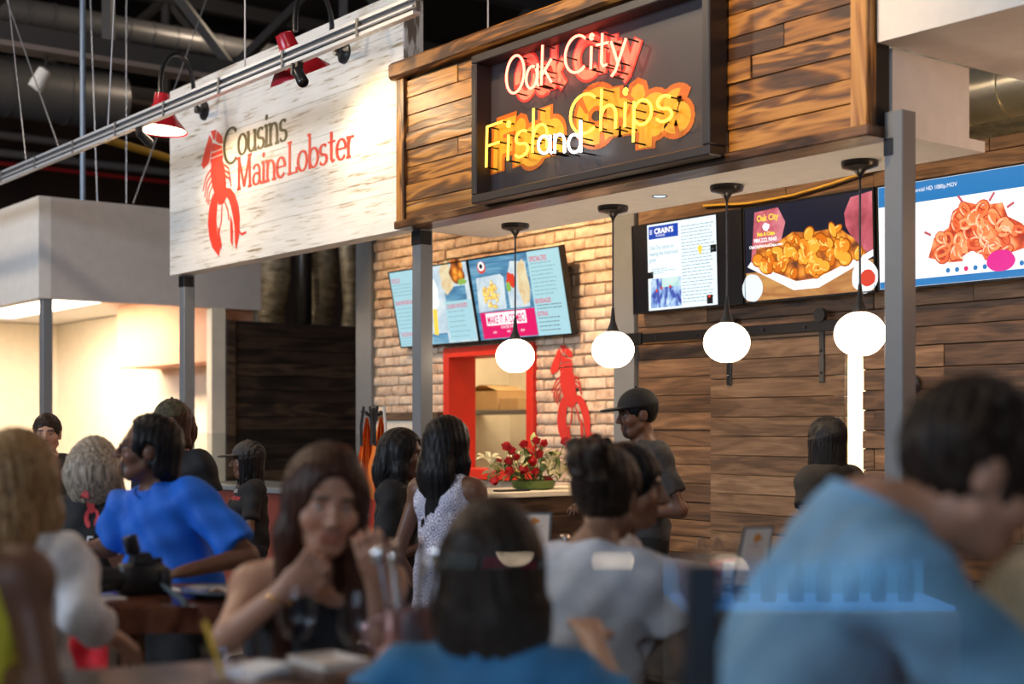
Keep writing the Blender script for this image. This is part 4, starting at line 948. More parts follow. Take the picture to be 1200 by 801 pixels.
# ------------------------------------------------------------------ people: one continuous implicit surface per body
class Field:
    def __init__(s, lo, hi, res, fine=()):
        ax = []
        for k in range(3):
            pts = [lo[k]]
            while pts[-1] < hi[k]:
                r = res
                for (flo, fhi, fr_) in fine:
                    if flo[k]-fr_ <= pts[-1] <= fhi[k]: r = min(r, fr_)
                pts.append(pts[-1]+r)
            ax.append(np.array(pts, dtype=np.float32))
        s.ax = ax; s.F = np.full([len(a) for a in ax], .5, dtype=np.float32)
    def sub(s, lo, hi, m=.07):
        sl = []
        for k in range(3):
            i = max(0, np.searchsorted(s.ax[k], lo[k]-m)-1); j = min(len(s.ax[k]), np.searchsorted(s.ax[k], hi[k]+m)+1)
            if j <= i: return None
            sl.append(slice(i, j))
        g = np.meshgrid(s.ax[0][sl[0]], s.ax[1][sl[1]], s.ax[2][sl[2]], indexing='ij')
        return tuple(sl), g
    def put(s, sl, d, k, op):
        f = s.F[sl]
        if op == 'u':
            if k > 0:
                h = np.clip(.5+.5*(f-d)/k, 0, 1); s.F[sl] = f*(1-h)+d*h-k*h*(1-h)
            else: s.F[sl] = np.minimum(f, d)
        elif op == 's':
            if k > 0:
                h = np.clip(.5-.5*(f+d)/k, 0, 1); s.F[sl] = f*(1-h)+(-d)*h+k*h*(1-h)
            else: s.F[sl] = np.maximum(f, -d)
    def cap(s, a, b, r1, r2, k=.03, op='u', flat=1.0, fdir=(0, 1, 0)):
        a = np.array(a, float); b = np.array(b, float); R = max(r1, r2)*max(1, 1)
        q = s.sub(np.minimum(a, b)-R, np.maximum(a, b)+R)
        if q is None: return
        sl, g = q; ab = b-a; L2 = max(ab.dot(ab), 1e-9)
        t = np.clip(((g[0]-a[0])*ab[0]+(g[1]-a[1])*ab[1]+(g[2]-a[2])*ab[2])/L2, 0, 1)
        dx = g[0]-a[0]-t*ab[0]; dy = g[1]-a[1]-t*ab[1]; dz = g[2]-a[2]-t*ab[2]
        if flat != 1.0:
            fd = np.array(fdir, float); fd /= np.linalg.norm(fd); c = dx*fd[0]+dy*fd[1]+dz*fd[2]; e = (1/flat-1)*c
            dx = dx+fd[0]*e; dy = dy+fd[1]*e; dz = dz+fd[2]*e
            d = (np.sqrt(dx*dx+dy*dy+dz*dz)-(r1+(r2-r1)*t))*min(1, flat*1.2)
        else: d = np.sqrt(dx*dx+dy*dy+dz*dz)-(r1+(r2-r1)*t)
        s.put(sl, d, k, op)
    def ell(s, c, r, R=None, k=.03, op='u'):
        """ellipsoid at c with radii r, axes given by the columns of R"""
        c = np.array(c, float); m = max(r); q = s.sub(c-m, c+m)
        if q is None: return
        sl, g = q; p = [g[0]-c[0], g[1]-c[1], g[2]-c[2]]
        if R is not None: p = [R[0][j]*p[0]+R[1][j]*p[1]+R[2][j]*p[2] for j in range(3)]
        k0 = np.sqrt((p[0]/r[0])**2+(p[1]/r[1])**2+(p[2]/r[2])**2); k1 = np.sqrt((p[0]/r[0]**2)**2+(p[1]/r[1]**2)**2+(p[2]/r[2]**2)**2)
        s.put(sl, k0*(k0-1)/np.maximum(k1, 1e-6), k, op)
    def plane(s, p, n):
        """cut away everything on the side n points to"""
        n = np.array(n, float); n /= np.linalg.norm(n); X, Y, Z = np.meshgrid(*s.ax, indexing='ij')
        s.F = np.maximum(s.F, (X-p[0])*n[0]+(Y-p[1])*n[1]+(Z-p[2])*n[2])
    def ripple(s, fn):
        X, Y, Z = np.meshgrid(*s.ax, indexing='ij'); near = np.abs(s.F) < .06
        s.F[near] += fn(X[near], Y[near], Z[near])
    def mesh(s):
        F = s.F.copy(); F[0] = F[-1] = .5; F[:, 0] = F[:, -1] = .5; F[:, :, 0] = F[:, :, -1] = .5
        ins = F < 0; c = ins[:-1, :-1, :-1].astype(np.int8)
        for dx, dy, dz in ((1, 0, 0), (0, 1, 0), (0, 0, 1), (1, 1, 0), (1, 0, 1), (0, 1, 1), (1, 1, 1)):
            c = c+ins[dx:dx+c.shape[0] if dx else c.shape[0], dy:dy+c.shape[1] if dy else c.shape[1], dz:dz+c.shape[2] if dz else c.shape[2]]
        act = (c > 0) & (c < 8); I = np.argwhere(act); n = len(I)
        vid = np.full(act.shape, -1, np.int64); vid[act] = np.arange(n)
        acc = np.zeros((n, 3)); cnt = np.zeros(n); cor = [(a, b, d) for a in (0, 1) for b in (0, 1) for d in (0, 1)]
        A = s.ax
        for p in cor:
            for k in range(3):
                if p[k]: continue
                q = list(p); q[k] = 1; ip = I+np.array(p); iq = I+np.array(q)
                f0 = F[ip[:, 0], ip[:, 1], ip[:, 2]]; f1 = F[iq[:, 0], iq[:, 1], iq[:, 2]]
                m = (f0 < 0) != (f1 < 0); t = np.where(m, f0/np.where(m, f0-f1, 1), 0)
                P0 = np.stack([A[j][ip[:, j]] for j in range(3)], 1); P1 = np.stack([A[j][iq[:, j]] for j in range(3)], 1)
                acc += np.where(m[:, None], P0+(P1-P0)*t[:, None], 0); cnt += m
        V = acc/cnt[:, None]; faces = []
        for k in range(3):
            o1, o2 = [(1, 2), (2, 0), (0, 1)][k]
            sl0 = [slice(None)]*3; sl1 = [slice(None)]*3; sl0[k] = slice(0, -1); sl1[k] = slice(1, None)
            a0 = ins[tuple(sl0)]; a1 = ins[tuple(sl1)]; E_ = np.argwhere(a0 != a1)
            ok = (E_[:, o1] > 0) & (E_[:, o2] > 0) & (E_[:, o1] < F.shape[o1]-1) & (E_[:, o2] < F.shape[o2]-1); E_ = E_[ok]
            flip = a1[E_[:, 0], E_[:, 1], E_[:, 2]]
            q = []
            for (u, v) in ((-1, -1), (0, -1), (0, 0), (-1, 0)):
                J = E_.copy(); J[:, o1] += u; J[:, o2] += v; q.append(vid[J[:, 0], J[:, 1], J[:, 2]])
            Q = np.stack(q, 1); Q[flip] = Q[flip][:, ::-1]; faces.append(Q)
        return V, np.concatenate(faces)
def fmesh(name, fld, m, parent, colfn=None):
    V, Q = fld.mesh()
    if len(V) == 0: return None
    me = bpy.data.meshes.new(name); me.vertices.add(len(V)); me.vertices.foreach_set('co', V.astype(np.float32).ravel())
    me.loops.add(len(Q)*4); me.loops.foreach_set('vertex_index', Q.astype(np.int32).ravel()); me.polygons.add(len(Q))
    me.polygons.foreach_set('loop_start', np.arange(0, len(Q)*4, 4, dtype=np.int32)); me.polygons.foreach_set('use_smooth', np.ones(len(Q), dtype=bool))
    me.update(calc_edges=True); me.validate()
    if colfn is not None:
        at_ = me.color_attributes.new('tint', 'FLOAT_COLOR', 'POINT'); c = np.ones((len(V), 4), np.float32); c[:, :3] = colfn(V); at_.data.foreach_set('color', c.ravel())
    me.materials.append(MATS[m]); o = bpy.data.objects.new(name, me); COL.objects.link(o); o.parent = parent; return o
def skinmat(name):
    m, nt, b = _new(name); a = nt.nodes.new('ShaderNodeAttribute'); a.attribute_name = 'tint'
    n = noise(nt, objvec(nt, (1, 1, 1), False), 30, 4)
    c = mixc(nt, math_(nt, 'MULTIPLY', n, .35), a.outputs['Color'], mixc(nt, 1.0, a.outputs['Color'], (.75, .62, .58), 'MULTIPLY'))
    nt.links.new(c, b.inputs['Base Color']); b.inputs['Roughness'].default_value = .45; b.inputs['Specular IOR Level'].default_value = .4
    b.inputs['Subsurface Weight'].default_value = .0
skinmat('skin')
def hairmat(name, c1, c2, rough=.42):
    m, nt, b = _new(name); n = noise(nt, objvec(nt, (150, 150, 8), False), 1.2, 3)
    r = ramp(nt, [(.35, c1), (.65, c2)]); nt.links.new(n, r.inputs[0]); nt.links.new(r.outputs[0], b.inputs['Base Color']); b.inputs['Roughness'].default_value = rough; b.inputs['Specular IOR Level'].default_value = .16; bump(nt, b, n, .5, .003)
hairmat('hair_black', (.004, .004, .005), (.016, .014, .015)); hairmat('hair_dark', (.012, .008, .006), (.045, .028, .02)); hairmat('hair_brown', (.02, .008, .005), (.075, .03, .018))
hairmat('hair_blond', (.12, .06, .025), (.42, .26, .12), .4); hairmat('hair_grey', (.10, .08, .06), (.5, .42, .33), .4); hairmat('hair_pale', (.35, .26, .16), (.62, .5, .34), .4)
def cloth(name, c, rough=.8, var=.25, sc=40, st=(1, 1, 1)):
    speck(name, [v*(1-var) for v in c], [min(1, v*(1+var)) for v in c], st, sc, 5, rough, .15, .35, .65, 0, False, .003)
cloth('cloth_black', (.007, .007, .009)); cloth('cloth_charcoal', (.045, .042, .042)); cloth('cloth_blue', (.0, .12, .62), .7, .1, 8); cloth('cloth_white', (.72, .72, .76), .8, .08, 30); cloth('cloth_greywhite', (.52, .52, .56), .8, .08, 20)
cloth('cloth_teal', (.03, .22, .48), .7, .15, 8); cloth('cloth_steelblue', (.17, .36, .55), .7, .2, 8); cloth('cloth_yellow', (.75, .7, .06), .7, .1, 12); cloth('cloth_red', (.62, .01, .02), .7, .15, 10); cloth('cloth_pink', (.35, .04, .1), .7, .2, 10)
cloth('denim', (.03, .05, .12), .8, .3, 60); cloth('cloth_dark_jean', (.012, .014, .025), .8, .3, 60); cloth('cloth_camo', (.06, .055, .03), .8, .7, 25)
def skirtmat():
    m, nt, b = _new('cloth_pattern'); v = objvec(nt, (1, 1, 1), False); t = nt.nodes.new('ShaderNodeTexVoronoi'); t.inputs['Scale'].default_value = 28; nt.links.new(v, t.inputs['Vector'])
    r = ramp(nt, [(.15, (.4, .12, .07)), (.4, (.22, .05, .035)), (.6, (.12, .07, .08)), (.8, (.34, .2, .14))]); nt.links.new(t.outputs['Distance'], r.inputs[0]); nt.links.new(r.outputs[0], b.inputs['Base Color']); b.inputs['Roughness'].default_value = .9
skirtmat()
def lacemat():
    m, nt, b = _new('cloth_lace'); v = objvec(nt, (1, 1, 1), False); t = nt.nodes.new('ShaderNodeTexVoronoi'); t.inputs['Scale'].default_value = 36; t.inputs['Randomness'].default_value = .25; nt.links.new(v, t.inputs['Vector'])
    s_ = math_(nt, 'SINE', math_(nt, 'MULTIPLY', t.outputs['Distance'], 22)); r = ramp(nt, [(.25, (.3, .3, .45)), (.5, (.68, .68, .82)), (.9, (.8, .8, .92))]); nt.links.new(math_(nt, 'MULTIPLY_ADD', s_, .5), r.inputs[0])
    r.inputs[0].links[0].from_node.inputs[2].default_value = .5
    nt.links.new(r.outputs[0], b.inputs['Base Color']); b.inputs['Roughness'].default_value = .85; bump(nt, b, s_, .4, .004)
lacemat()
mat('eye_white', (.42, .38, .35), .3); mat('eye_dark', (.02, .012, .01), .15)
def facing(phi):
    """phi: 0 = towards the photographer, 90 = to the photograph's right, 180 = away"""
    d = -FW*math.cos(math.radians(phi))+RT*math.sin(math.radians(phi)); return math.atan2(d.y, d.x)-PI/2
def rot(yaw=0, pitch=0, roll=0):
    """head axes; yaw + = to the person's left, pitch + = looks down, roll + = tilts to the right"""
    return np.array((Matrix.Rotation(math.radians(yaw), 3, 'Z') @ Matrix.Rotation(math.radians(-pitch), 3, 'X') @ Matrix.Rotation(math.radians(roll), 3, 'Y')))
def hand(fl, wrist, elbow, s, normal, curl, k=.006, spread=1.0):
    w = np.array(wrist, float); d = w-np.array(elbow, float); d /= np.linalg.norm(d); n = np.array(normal, float); n -= d*n.dot(d); n /= np.linalg.norm(n); sd = np.cross(d, n)
    palm = w+d*.045*s; Rm = np.stack([sd, n, d], 1)
    fl.ell(palm, (.04*s, .016*s, .05*s), Rm, .012); fl.cap(w, w+d*.03*s, .026*s, .027*s, .015, flat=.75, fdir=n)
    for i, (o, L) in enumerate(((-.03, .062), (-.01, .072), (.011, .068), (.03, .054))):
        b0 = w+d*.085*s+sd*o*s; L *= s; a1 = curl*.8; a2 = curl*1.7
        d1 = d*math.cos(a1)+n*math.sin(a1)+sd*o*3*spread; d1 /= np.linalg.norm(d1); d2 = d*math.cos(a2)+n*math.sin(a2)
        m1 = b0+d1*L*.55; e1 = m1+d2*L*.55
        fl.cap(b0-d*.012, m1, .0098*s, .009*s, k); fl.cap(m1, e1, .009*s, .0072*s, k)
    t0 = w+d*.025*s-sd*.03*s; t1 = t0+(d*.55-sd*.6+n*.35)*.042*s; t2 = t1+(d*.85-sd*.1+n*.5)*.036*s
    fl.cap(t0, t1, .0135*s, .0115*s, .01); fl.cap(t1, t2, .011*s, .0085*s, k)
def person(label, pos, phi, H=1.7, sex='m', pose='stand', seat=.62, lean=0, side=0, head=(0, 0, 0), armR=None, armL=None, skin=(.45, .25, .16), lip=None, beard=None, brow=None,
           top='shirt', top_mat='cloth_black', sleeve=.6, neck=.0, hem=-.06, low_mat='cloth_dark_jean', skirt=None, hair='short', hair_mat='hair_black', hl=.3, cap=None, cap_mat='cloth_black', glasses=False,
           res=.014, hres=.006, fold=.006, normR=(0, 0, -1), normL=(0, 0, -1), curl=.6, headfwd=0.0, headup=0.0, collar=None, legyaw=0, wide=1.0, fat=1.0, z0=0, headat=None):
    if headat is not None:
        tgt = at(*headat); sn, cs = math.sin(math.radians(lean)), math.cos(math.radians(lean))
        for _ in range(12):
            s = H/1.75; zz = (.95*s if pose == 'stand' else seat+.09)+.65*s*cs+float((rot(*head) @ np.array((0, 0, .03)))[2])*s+.005*sn+headup
            if pose == 'stand': H += (tgt.z-zz)
            else: seat += (tgt.z-zz)
        s = H/1.75; off = np.array((.65*s*math.sin(math.radians(side)), .65*s*sn+.03*s+headfwd-.005*cs, 0))+rot(*head) @ np.array((0, 0, .03))*s
        o_ = Matrix.Rotation(facing(phi), 3, 'Z') @ Vector((off[0], off[1], 0)); pos = (tgt.x-o_.x, tgt.y-o_.y)
    s = H/1.75; fem = sex == 'f'; t = thing('person', (pos[0], pos[1], z0), label, 'person', None, facing(phi))
    bs = .9 if fem else 1.0
    pz = .95*s if pose == 'stand' else seat+.09
    pel = np.array((0, 0, pz)); R = np.array(Matrix.Rotation(math.radians(-lean), 3, 'X') @ Matrix.Rotation(math.radians(side), 3, 'Y'))
    T = lambda x, y, z: pel+R @ np.array((x, y, z))*1.0
    sw = (.168 if fem else .192)*s*wide; nb = T(0, -.005, .535*s)
    Hd = rot(*head); hc = nb+np.array((0, .03*s+headfwd, headup))+R @ np.array((0, 0, .115*s))+Hd @ np.array((0, .0, .03))*s
    hs = 1.0*s**.35
    HP = lambda x, y, z: hc+Hd @ np.array((x, y, z))*hs
    shR = T(sw, 0, .452*s); shL = T(-sw, 0, .452*s)
    if armR is None: armR = (T(sw+.05, -.03, .2*s), T(sw+.05, .06, -.03*s))
    if armL is None: armL = (T(-sw-.05, -.03, .2*s), T(-sw-.05, .06, -.03*s))
    if pose == 'stand':
        hips = [np.array((q*.088*s, 0, pz-.04)) for q in (1, -1)]; kn = [np.array((q*.1*s, .02, .5*s)) for q in (1, -1)]; an = [np.array((q*.1*s, -.02, .09*s)) for q in (1, -1)]
    else:
        hips = [np.array((q*.09*s, .0, pz-.02)) for q in (1, -1)]; kn = [np.array((q*.11*s, .40*s, pz+.0)) for q in (1, -1)]; an = [np.array((q*.11*s, .34*s, pz-.43*s)) for q in (1, -1)]
    if legyaw:
        Rl = np.array(Matrix.Rotation(math.radians(legyaw), 3, 'Z')); kn = [Rl @ q for q in kn]; an = [Rl @ q for q in an]
    P = [pel, nb, hc, shR, shL, *hips, *kn, *an]+[np.array(q) for q in armR]+[np.array(q) for q in armL]
    A = np.array(P); lo = A.min(0)-.2; hi = A.max(0)+.2; lo[2] = max(lo[2]+.02, -.02); hi[2] = hc[2]+.2
    hb = (hc-.14, hc+.14, hres)
    fine = [hb]
    fl = Field(lo, hi, res, fine)
    # torso
    fl.ell(T(0, -.01, .03*s), (.165*s*bs*fat*(1.08 if fem else 1), .12*s*fat, .13*s), R, .05); fl.ell(T(0, .0, .18*s), (.135*s*bs*fat*wide, .1*s*fat, .16*s), R, .06)
    fl.ell(T(0, -.005, .345*s), (.158*s*bs*wide, .112*s*fat**.5, .19*s), R, .06); fl.cap(T(sw*.75, -.005, .44*s), T(-sw*.75, -.005, .44*s), .058*s, .058*s, .05)
    for q in (1, -1): fl.cap(T(0, -.02, .525*s), T(q*sw*.85, -.01, .462*s), .05*s, .042*s, .04)
    if fem:
        for q in (1, -1): fl.ell(T(q*.075*s, .085*s, .31*s), (.065*s, .06*s, .07*s), R, .03)
    fl.cap(T(0, -.015, .5*s), HP(0, -.025, -.08), .058*s*bs, .052*s*bs, .04)
    # arms
    ur, er, wr = (.05*s*bs*fat**.5, .04*s*bs*fat**.3, .027*s*bs)
    for sh, (el, wri), nm in ((shR, armR, normR), (shL, armL, normL)):
        fl.ell(sh, (.06*s*bs, .06*s*bs, .06*s*bs), None, .05); fl.cap(sh, el, ur*1.05, er, .03); fl.cap(el, wri, er*1.0, wr, .02)
    # legs
    for h_, k_, a_ in zip(hips, kn, an):
        fl.cap(h_, k_, .088*s*fat, .06*s, .05); fl.cap(k_, a_, .058*s, .036*s, .03); fl.cap(a_+np.array((0, -.02, -.04)), a_+np.array((0, .14*s, -.055)), .036*s, .03*s, .03)
    # head
    E3 = lambda c, r, k=.02, op='u': fl.ell(HP(*c), tuple(v*hs for v in r), Hd, k, op)
    C3 = lambda a, b, r1, r2, k=.012, op='u': fl.cap(HP(*a), HP(*b), r1*hs, r2*hs, k, op)
    E3((0, -.015, .032), (.077, .097, .092)); E3((0, .02, -.03), (.064, .07, .082), .03); E3((0, .052, -.088), (.034 if fem else .04, .034, .026), .03)
    C3((-.034, .076, .03), (.034, .076, .03), .012, .012, .02)
    for q in (1, -1):
        E3((q*.04, .058, -.024), (.026, .026, .024), .02); E3((q*.031, .1, .008), (.018, .017, .012), .012, 's'); E3((q*.078, -.01, -.004), (.009, .02, .032), .01)
        C3((q*.058, .01, -.06), (q*.02, .06, -.092), .014, .014, .02)
        E3((q*.011, .1, -.026), (.009, .011, .008), .008)
    C3((0, .088, .018), (0, .113, -.02), .0075, .0115, .012)
    C3((-.017, .083, -.056), (.017, .083, -.056), .0085, .0085, .008); C3((-.014, .082, -.068), (.014, .082, -.068), .009, .009, .006)
    fl.F = fl.F
    hand(fl, armR[1], armR[0], s*bs, normR, curl); hand(fl, armL[1], armL[0], s*bs, normL, curl)
    lp = lip or (skin[0]*.82, skin[1]*.6, skin[2]*.6); bw = brow or (.02, .015, .012)
    def colour(V):
        Q = (V-hc) @ Hd/hs; c = np.tile(np.array(skin, np.float32), (len(V), 1)); x, y, z = Q.T
        m = (np.abs(x) < .025) & (y > .068) & (z > -.078) & (z < -.047); c[m] = lp
        m = (np.abs(np.abs(x)-.031) < .019) & (y > .06) & (z > .026) & (z < .036); c[m] = bw
        if beard is not None:
            r_ = ((np.abs(x) < .028) & (y > .05) & (z < -.079) & (z > -.125)) | ((np.abs(x) < .027) & (y > .07) & (z > -.053) & (z < -.04)) | ((np.abs(np.abs(x)-.027) < .007) & (y > .06) & (z > -.1) & (z < -.045)); c[r_] = beard
        ck = (np.abs(np.abs(x)-.042) < .02) & (np.abs(z+.03) < .02) & (y > .05); c[ck] = c[ck]*np.array((1.08, .95, .93))
        return c
    # keep body, clothes and hair from intersecting: body mesh first
    bo = fmesh('body', fl, 'skin', t, colour)
    for q in (1, -1):
        e = HP(q*.031, .0715, .008); B().ball(e, .0118*hs, 12, 8).build('eye', 'eye_white', bo, True, True)
        g = HP(q*.031, .0785, .008); B().ball(g, .0062*hs, 8, 6).build('iris', 'eye_dark', bo, True, True)
    # ---- clothes
    rng = np.random.RandomState(int(abs(pos[0]*131+pos[1]*977)*100) % 9999); ph = rng.uniform(0, 6.28, 6)
    def folds(X, Y, Z, a=fold): return a*(np.sin(X*26+Z*19+ph[0])*np.sin(Z*31-Y*14+ph[1])+.7*np.sin(X*47-Z*38+Y*23+ph[2]))
    infl = .011+fold*.8
    def torso(g, up, low, i2=infl):
        g.ell(T(0, -.01, .02*s), (.165*s*bs*fat*(1.08 if fem else 1)+i2, .12*s*fat+i2, .15*s), R, .05); g.ell(T(0, .0, .16*s), (.14*s*bs*fat*wide+i2+.005, .105*s*fat+i2+.005, .2*s), R, .07)
        g.ell(T(0, -.005, .345*s), (.158*s*bs*wide+i2, .112*s*fat**.5+i2, .19*s+i2), R, .06)
        if fem:
            for q in (1, -1): g.ell(T(q*.075*s, .085*s, .31*s), (.065*s+i2, .06*s+i2, .07*s+i2), R, .04)
    if top:
        g = Field(np.minimum(lo, lo), hi, res*.9)
        torso(g, 0, 0)
        if sleeve > 0:
            g.cap(T(sw*.75, -.005, .44*s), T(-sw*.75, -.005, .44*s), .058*s+infl, .058*s+infl, .05)
            for q in (1, -1): g.cap(T(0, -.02, .52*s), T(q*sw*.85, -.01, .46*s), .052*s+infl*.8, .044*s+infl, .04)
            for sh, (el, wri) in ((shR, armR), (shL, armL)):
                g.ell(sh, (.06*s*bs+infl,)*3, None, .05); el = np.array(el); sh = np.array(sh); wri = np.array(wri)
                if sleeve <= 1: g.cap(sh, sh+(el-sh)*sleeve, ur*1.05+infl, ur*.95+infl+.012, .03)
                else:
                    g.cap(sh, el, ur*1.05+infl, er+infl+.006, .03); g.cap(el, el+(wri-el)*(sleeve-1), er+infl+.004, er*.8+infl+.01, .02)
        else:
            for q in (1, -1): g.cap(T(q*sw*.5, .03, .43*s), T(q*sw*.45, -.02, .515*s), .045*s, .034*s, .03)
            g.cap(T(sw*.5, -.02, .42*s), T(-sw*.5, -.02, .42*s), .06*s+infl, .06*s+infl, .05)
        # sleeve ends are cut square
        if 0 < sleeve <= 1:
            for sh, (el, wri) in ((shR, armR), (shL, armL)):
                el = np.array(el); sh = np.array(sh); e = sh+(el-sh)*sleeve; d = (el-sh)/np.linalg.norm(el-sh); q_ = g.sub(e-.12, e+.12)
                if q_:
                    sl, gg = q_; dd = -((gg[0]-e[0])*d[0]+(gg[1]-e[1])*d[1]+(gg[2]-e[2])*d[2]); rr = np.sqrt((gg[0]-e[0])**2+(gg[1]-e[1])**2+(gg[2]-e[2])**2)
                    g.F[sl] = np.where(rr < .105, np.maximum(g.F[sl], -dd), g.F[sl])
        # hem and neckline
        g.plane(T(0, 0, hem*s), -(R @ np.array((0, 0, 1.0))))
        g.ell(T(0, .02+neck*.3, .57*s-neck), (.078*s, .085*s, .075*s+neck*.4), R, .01, 's')
        g.plane(T(0, 0, .545*s), R @ np.array((0, 0, 1.0)))
        g.ripple(folds); so = fmesh(top, g, top_mat, t)
        if collar:
            cb = B(); ring = []
            for (rr_, zz_, yy_) in ((.082, .495, .0), (.078, .55, -.012), (.086, .552, -.012), (.1, .505, .005)):
                ring.append([T(rr_*1.02*s*math.cos(a_), (rr_*.98*math.sin(a_)+yy_)*s, (zz_-.03*max(0, math.sin(a_)))*s) for a_ in np.linspace(0, 2*PI, 24, endpoint=False)])
            vs_ = [v_ for r_ in ring for v_ in r_]
            cb.add(vs_, [(i*24+j, i*24+(j+1) % 24, (i+1)*24+(j+1) % 24, (i+1)*24+j) for i in range(3) for j in range(24)]); cb.build('collar', top_mat, so, True, True)
    else: so = None
    if low_mat and not skirt:
        g = Field(lo, hi, res*1.15); i2 = .016
        g.ell(T(0, -.01, .0), (.165*s*bs*fat*(1.08 if fem else 1)+.006, .12*s*fat+.006, .13*s), R, .05)
        for h_, k_, a_ in zip(hips, kn, an): g.cap(h_, k_, .088*s*fat+i2, .062*s+i2, .05); g.cap(k_, a_, .06*s+i2, .05*s+i2, .03)
        g.plane(T(0, 0, .06*s), R @ np.array((0, 0, 1.0))); g.ripple(lambda X, Y, Z: folds(X, Y, Z, .004)); fmesh('trousers', g, low_mat, t)
        g = Field(lo, hi, res)
        for a_ in an: g.cap(a_+np.array((0, -.03, -.045)), a_+np.array((0, .15*s, -.055)), .044*s, .04*s, .03)
        g.plane((0, 0, an[0][2]-.085), (0, 0, -1)); fmesh('shoes', g, 'cloth_black', t)
    if skirt:
        g = Field(lo-.1, hi, res*1.2); zb = skirt
        g.cap(T(0, 0, .05*s), (0, .0, zb), .15*s*fat, .23*s, .03, flat=.8); g.ell(T(0, -.01, .03*s), (.165*s*bs+.018, .135*s, .15*s), R, .06); g.plane((0, 0, zb), (0, 0, -1)); g.plane(T(0, 0, .12*s), R @ np.array((0, 0, 1.0)))
        g.ripple(lambda X, Y, Z: .008*np.sin(np.arctan2(Y, X)*9+ph[3])*np.clip((pz-Z)*2, 0, 1)); fmesh('skirt', g, low_mat, t)
        g = Field(lo, hi, res)
        for a_ in an: g.cap(a_+np.array((0, -.03, -.045)), a_+np.array((0, .15*s, -.055)), .04*s, .034*s, .03)
        g.plane((0, 0, an[0][2]-.085), (0, 0, -1)); fmesh('shoes', g, 'cloth_black', t)
    # ---- hair
    if hair:
        ex = hl+.1; g = Field(hc-np.array((.24, .26, ex)), hc+np.array((.24, .24, .26)), max(hres, .0065))
        E4 = lambda c, r, k=.02, op='u': g.ell(HP(*c), tuple(v*hs for v in r), Hd, k, op)
        th = .010 if hair in ('short', 'shave') else .018
        E4((0, -.02, .035), (.077+th, .097+th, .092+th))
        if hair in ('long', 'bob', 'braids'):
            dn = np.array((0, 0, -1.0)); bk = Hd @ np.array((0, -1.0, 0)); sdv = Hd @ np.array((1.0, 0, 0)); bk[2] = 0; bk /= np.linalg.norm(bk)
            a0 = HP(0, -.06, .0); e0 = hc+bk*(.10 if hair == 'long' else .07)+dn*hl
            if hair != 'braids':
                g.cap(a0, a0+dn*hl*.35+bk*.03, .085, .09, .05, flat=.75, fdir=bk); g.cap(a0+dn*hl*.35+bk*.03, e0, .092, .07 if hair == 'long' else .085, .05, flat=.55, fdir=bk)
                for q in (1, -1):
                    s0 = HP(q*.07, .005, .02); s1 = HP(q*.078, .012, -.08); s2 = s1+dn*max(.02, hl-.12)+sdv*q*.02+bk*(.02 if hair == 'long' else .0)
                    g.cap(s0, s1, .03, .034, .04); g.cap(s1, s2, .034, .022, .03)
            else:
                for i in range(22):
                    an_ = -2.2+4.4*i/21; px_, py_ = math.sin(an_)*.088, -math.cos(an_)*.1-.01
                    a1 = HP(px_, py_, .02); a2 = a1+dn*(hl*rng.uniform(.85, 1.0))+np.array((rng.uniform(-.012, .012), rng.uniform(-.012, .012), 0))
                    g.cap(a1, a2, .014, .008, .004)
        if hair == 'nape':
            g.cap(HP(0, -.07, .0), HP(0, -.085, -.1), .075, .06, .04, flat=.7, fdir=Hd @ np.array((0, 1., 0)))
            for q in (1, -1): g.cap(HP(q*.06, -.03, .02), HP(q*.062, -.05, -.07), .03, .03, .03)
        if hair == 'bun':
            bp = HP(0, -.135, .085); g.ell(bp, (.066, .06, .06), None, .012)
            for i in range(9): g.ell(bp+rng.uniform(-.055, .055, 3), (.024, .024, .022), None, .01)
        if hair == 'messy':
            for i in range(26):
                v = rng.normal(size=3); v /= np.linalg.norm(v)
                if v[2] < -.3 or (v[1] > .5 and v[2] < .5): continue
                g.ell(HP(v[0]*.085, v[1]*.1-.02, v[2]*.1+.035), (.028, .03, .022), None, .012)
        # leave the face free
        fw_ = .066 if hair != 'shave' else .08
        E4((0, .115, -.035 if hair not in ('long', 'bob') else -.015), (.066, .085, .1 if hair not in ('long', 'bob') else .112), .012, 's')
        if hair == 'nape': E4((0, .12, .04), (.075, .085, .085), .02, 's')
        if hair in ('short', 'bun', 'shave', 'messy', 'nape'):
            E4((0, .07, -.13), (.12, .13, .11), .012, 's')
            if hair != 'nape': E4((0, -.06, -.16), (.12, .12, .09), .012, 's')
            for q in (1, -1): E4((q*.09, .0, -.012), (.025, .028, .04), .01, 's')
        else:
            E4((0, .03, -.16), (.05, .06, .1), .02, 's')
        fr0, am = (120, .0016) if hair != 'messy' else (60, .004)
        g.ripple(lambda X, Y, Z: am*np.sin(np.arctan2(X-hc[0], Y-hc[1]+.3)*fr0+6*np.sin(Z*9)+ph[4])+am*np.sin((X+Y)*170+Z*25+ph[5]))
        fmesh('hair', g, hair_mat, t)
    # ---- cap
    if cap:
        g = Field(hc-.26, hc+.26, .006); E5 = lambda c, r, k=.01, op='u': g.ell(HP(*c), tuple(v*hs for v in r), Hd, k, op)
        E5((0, -.016, .045), (.094, .114, .098)); g.plane(HP(0, 0, .042), Hd @ np.array((0, .0, -1.0)))
        sgn = 1 if cap == 'front' else -1
        g.cap(HP(-.035, sgn*.09, .045), HP(.035, sgn*.09, .045), .0, .0, 0)
        g.ell(HP(0, sgn*.125, .046), (.078*hs, .078*hs, .0085), Hd, .006)
        co = fmesh('cap', g, cap_mat, t); B().ball(HP(0, -.016, .145), .008, 8, 6).build('button', cap_mat, co, True, True)
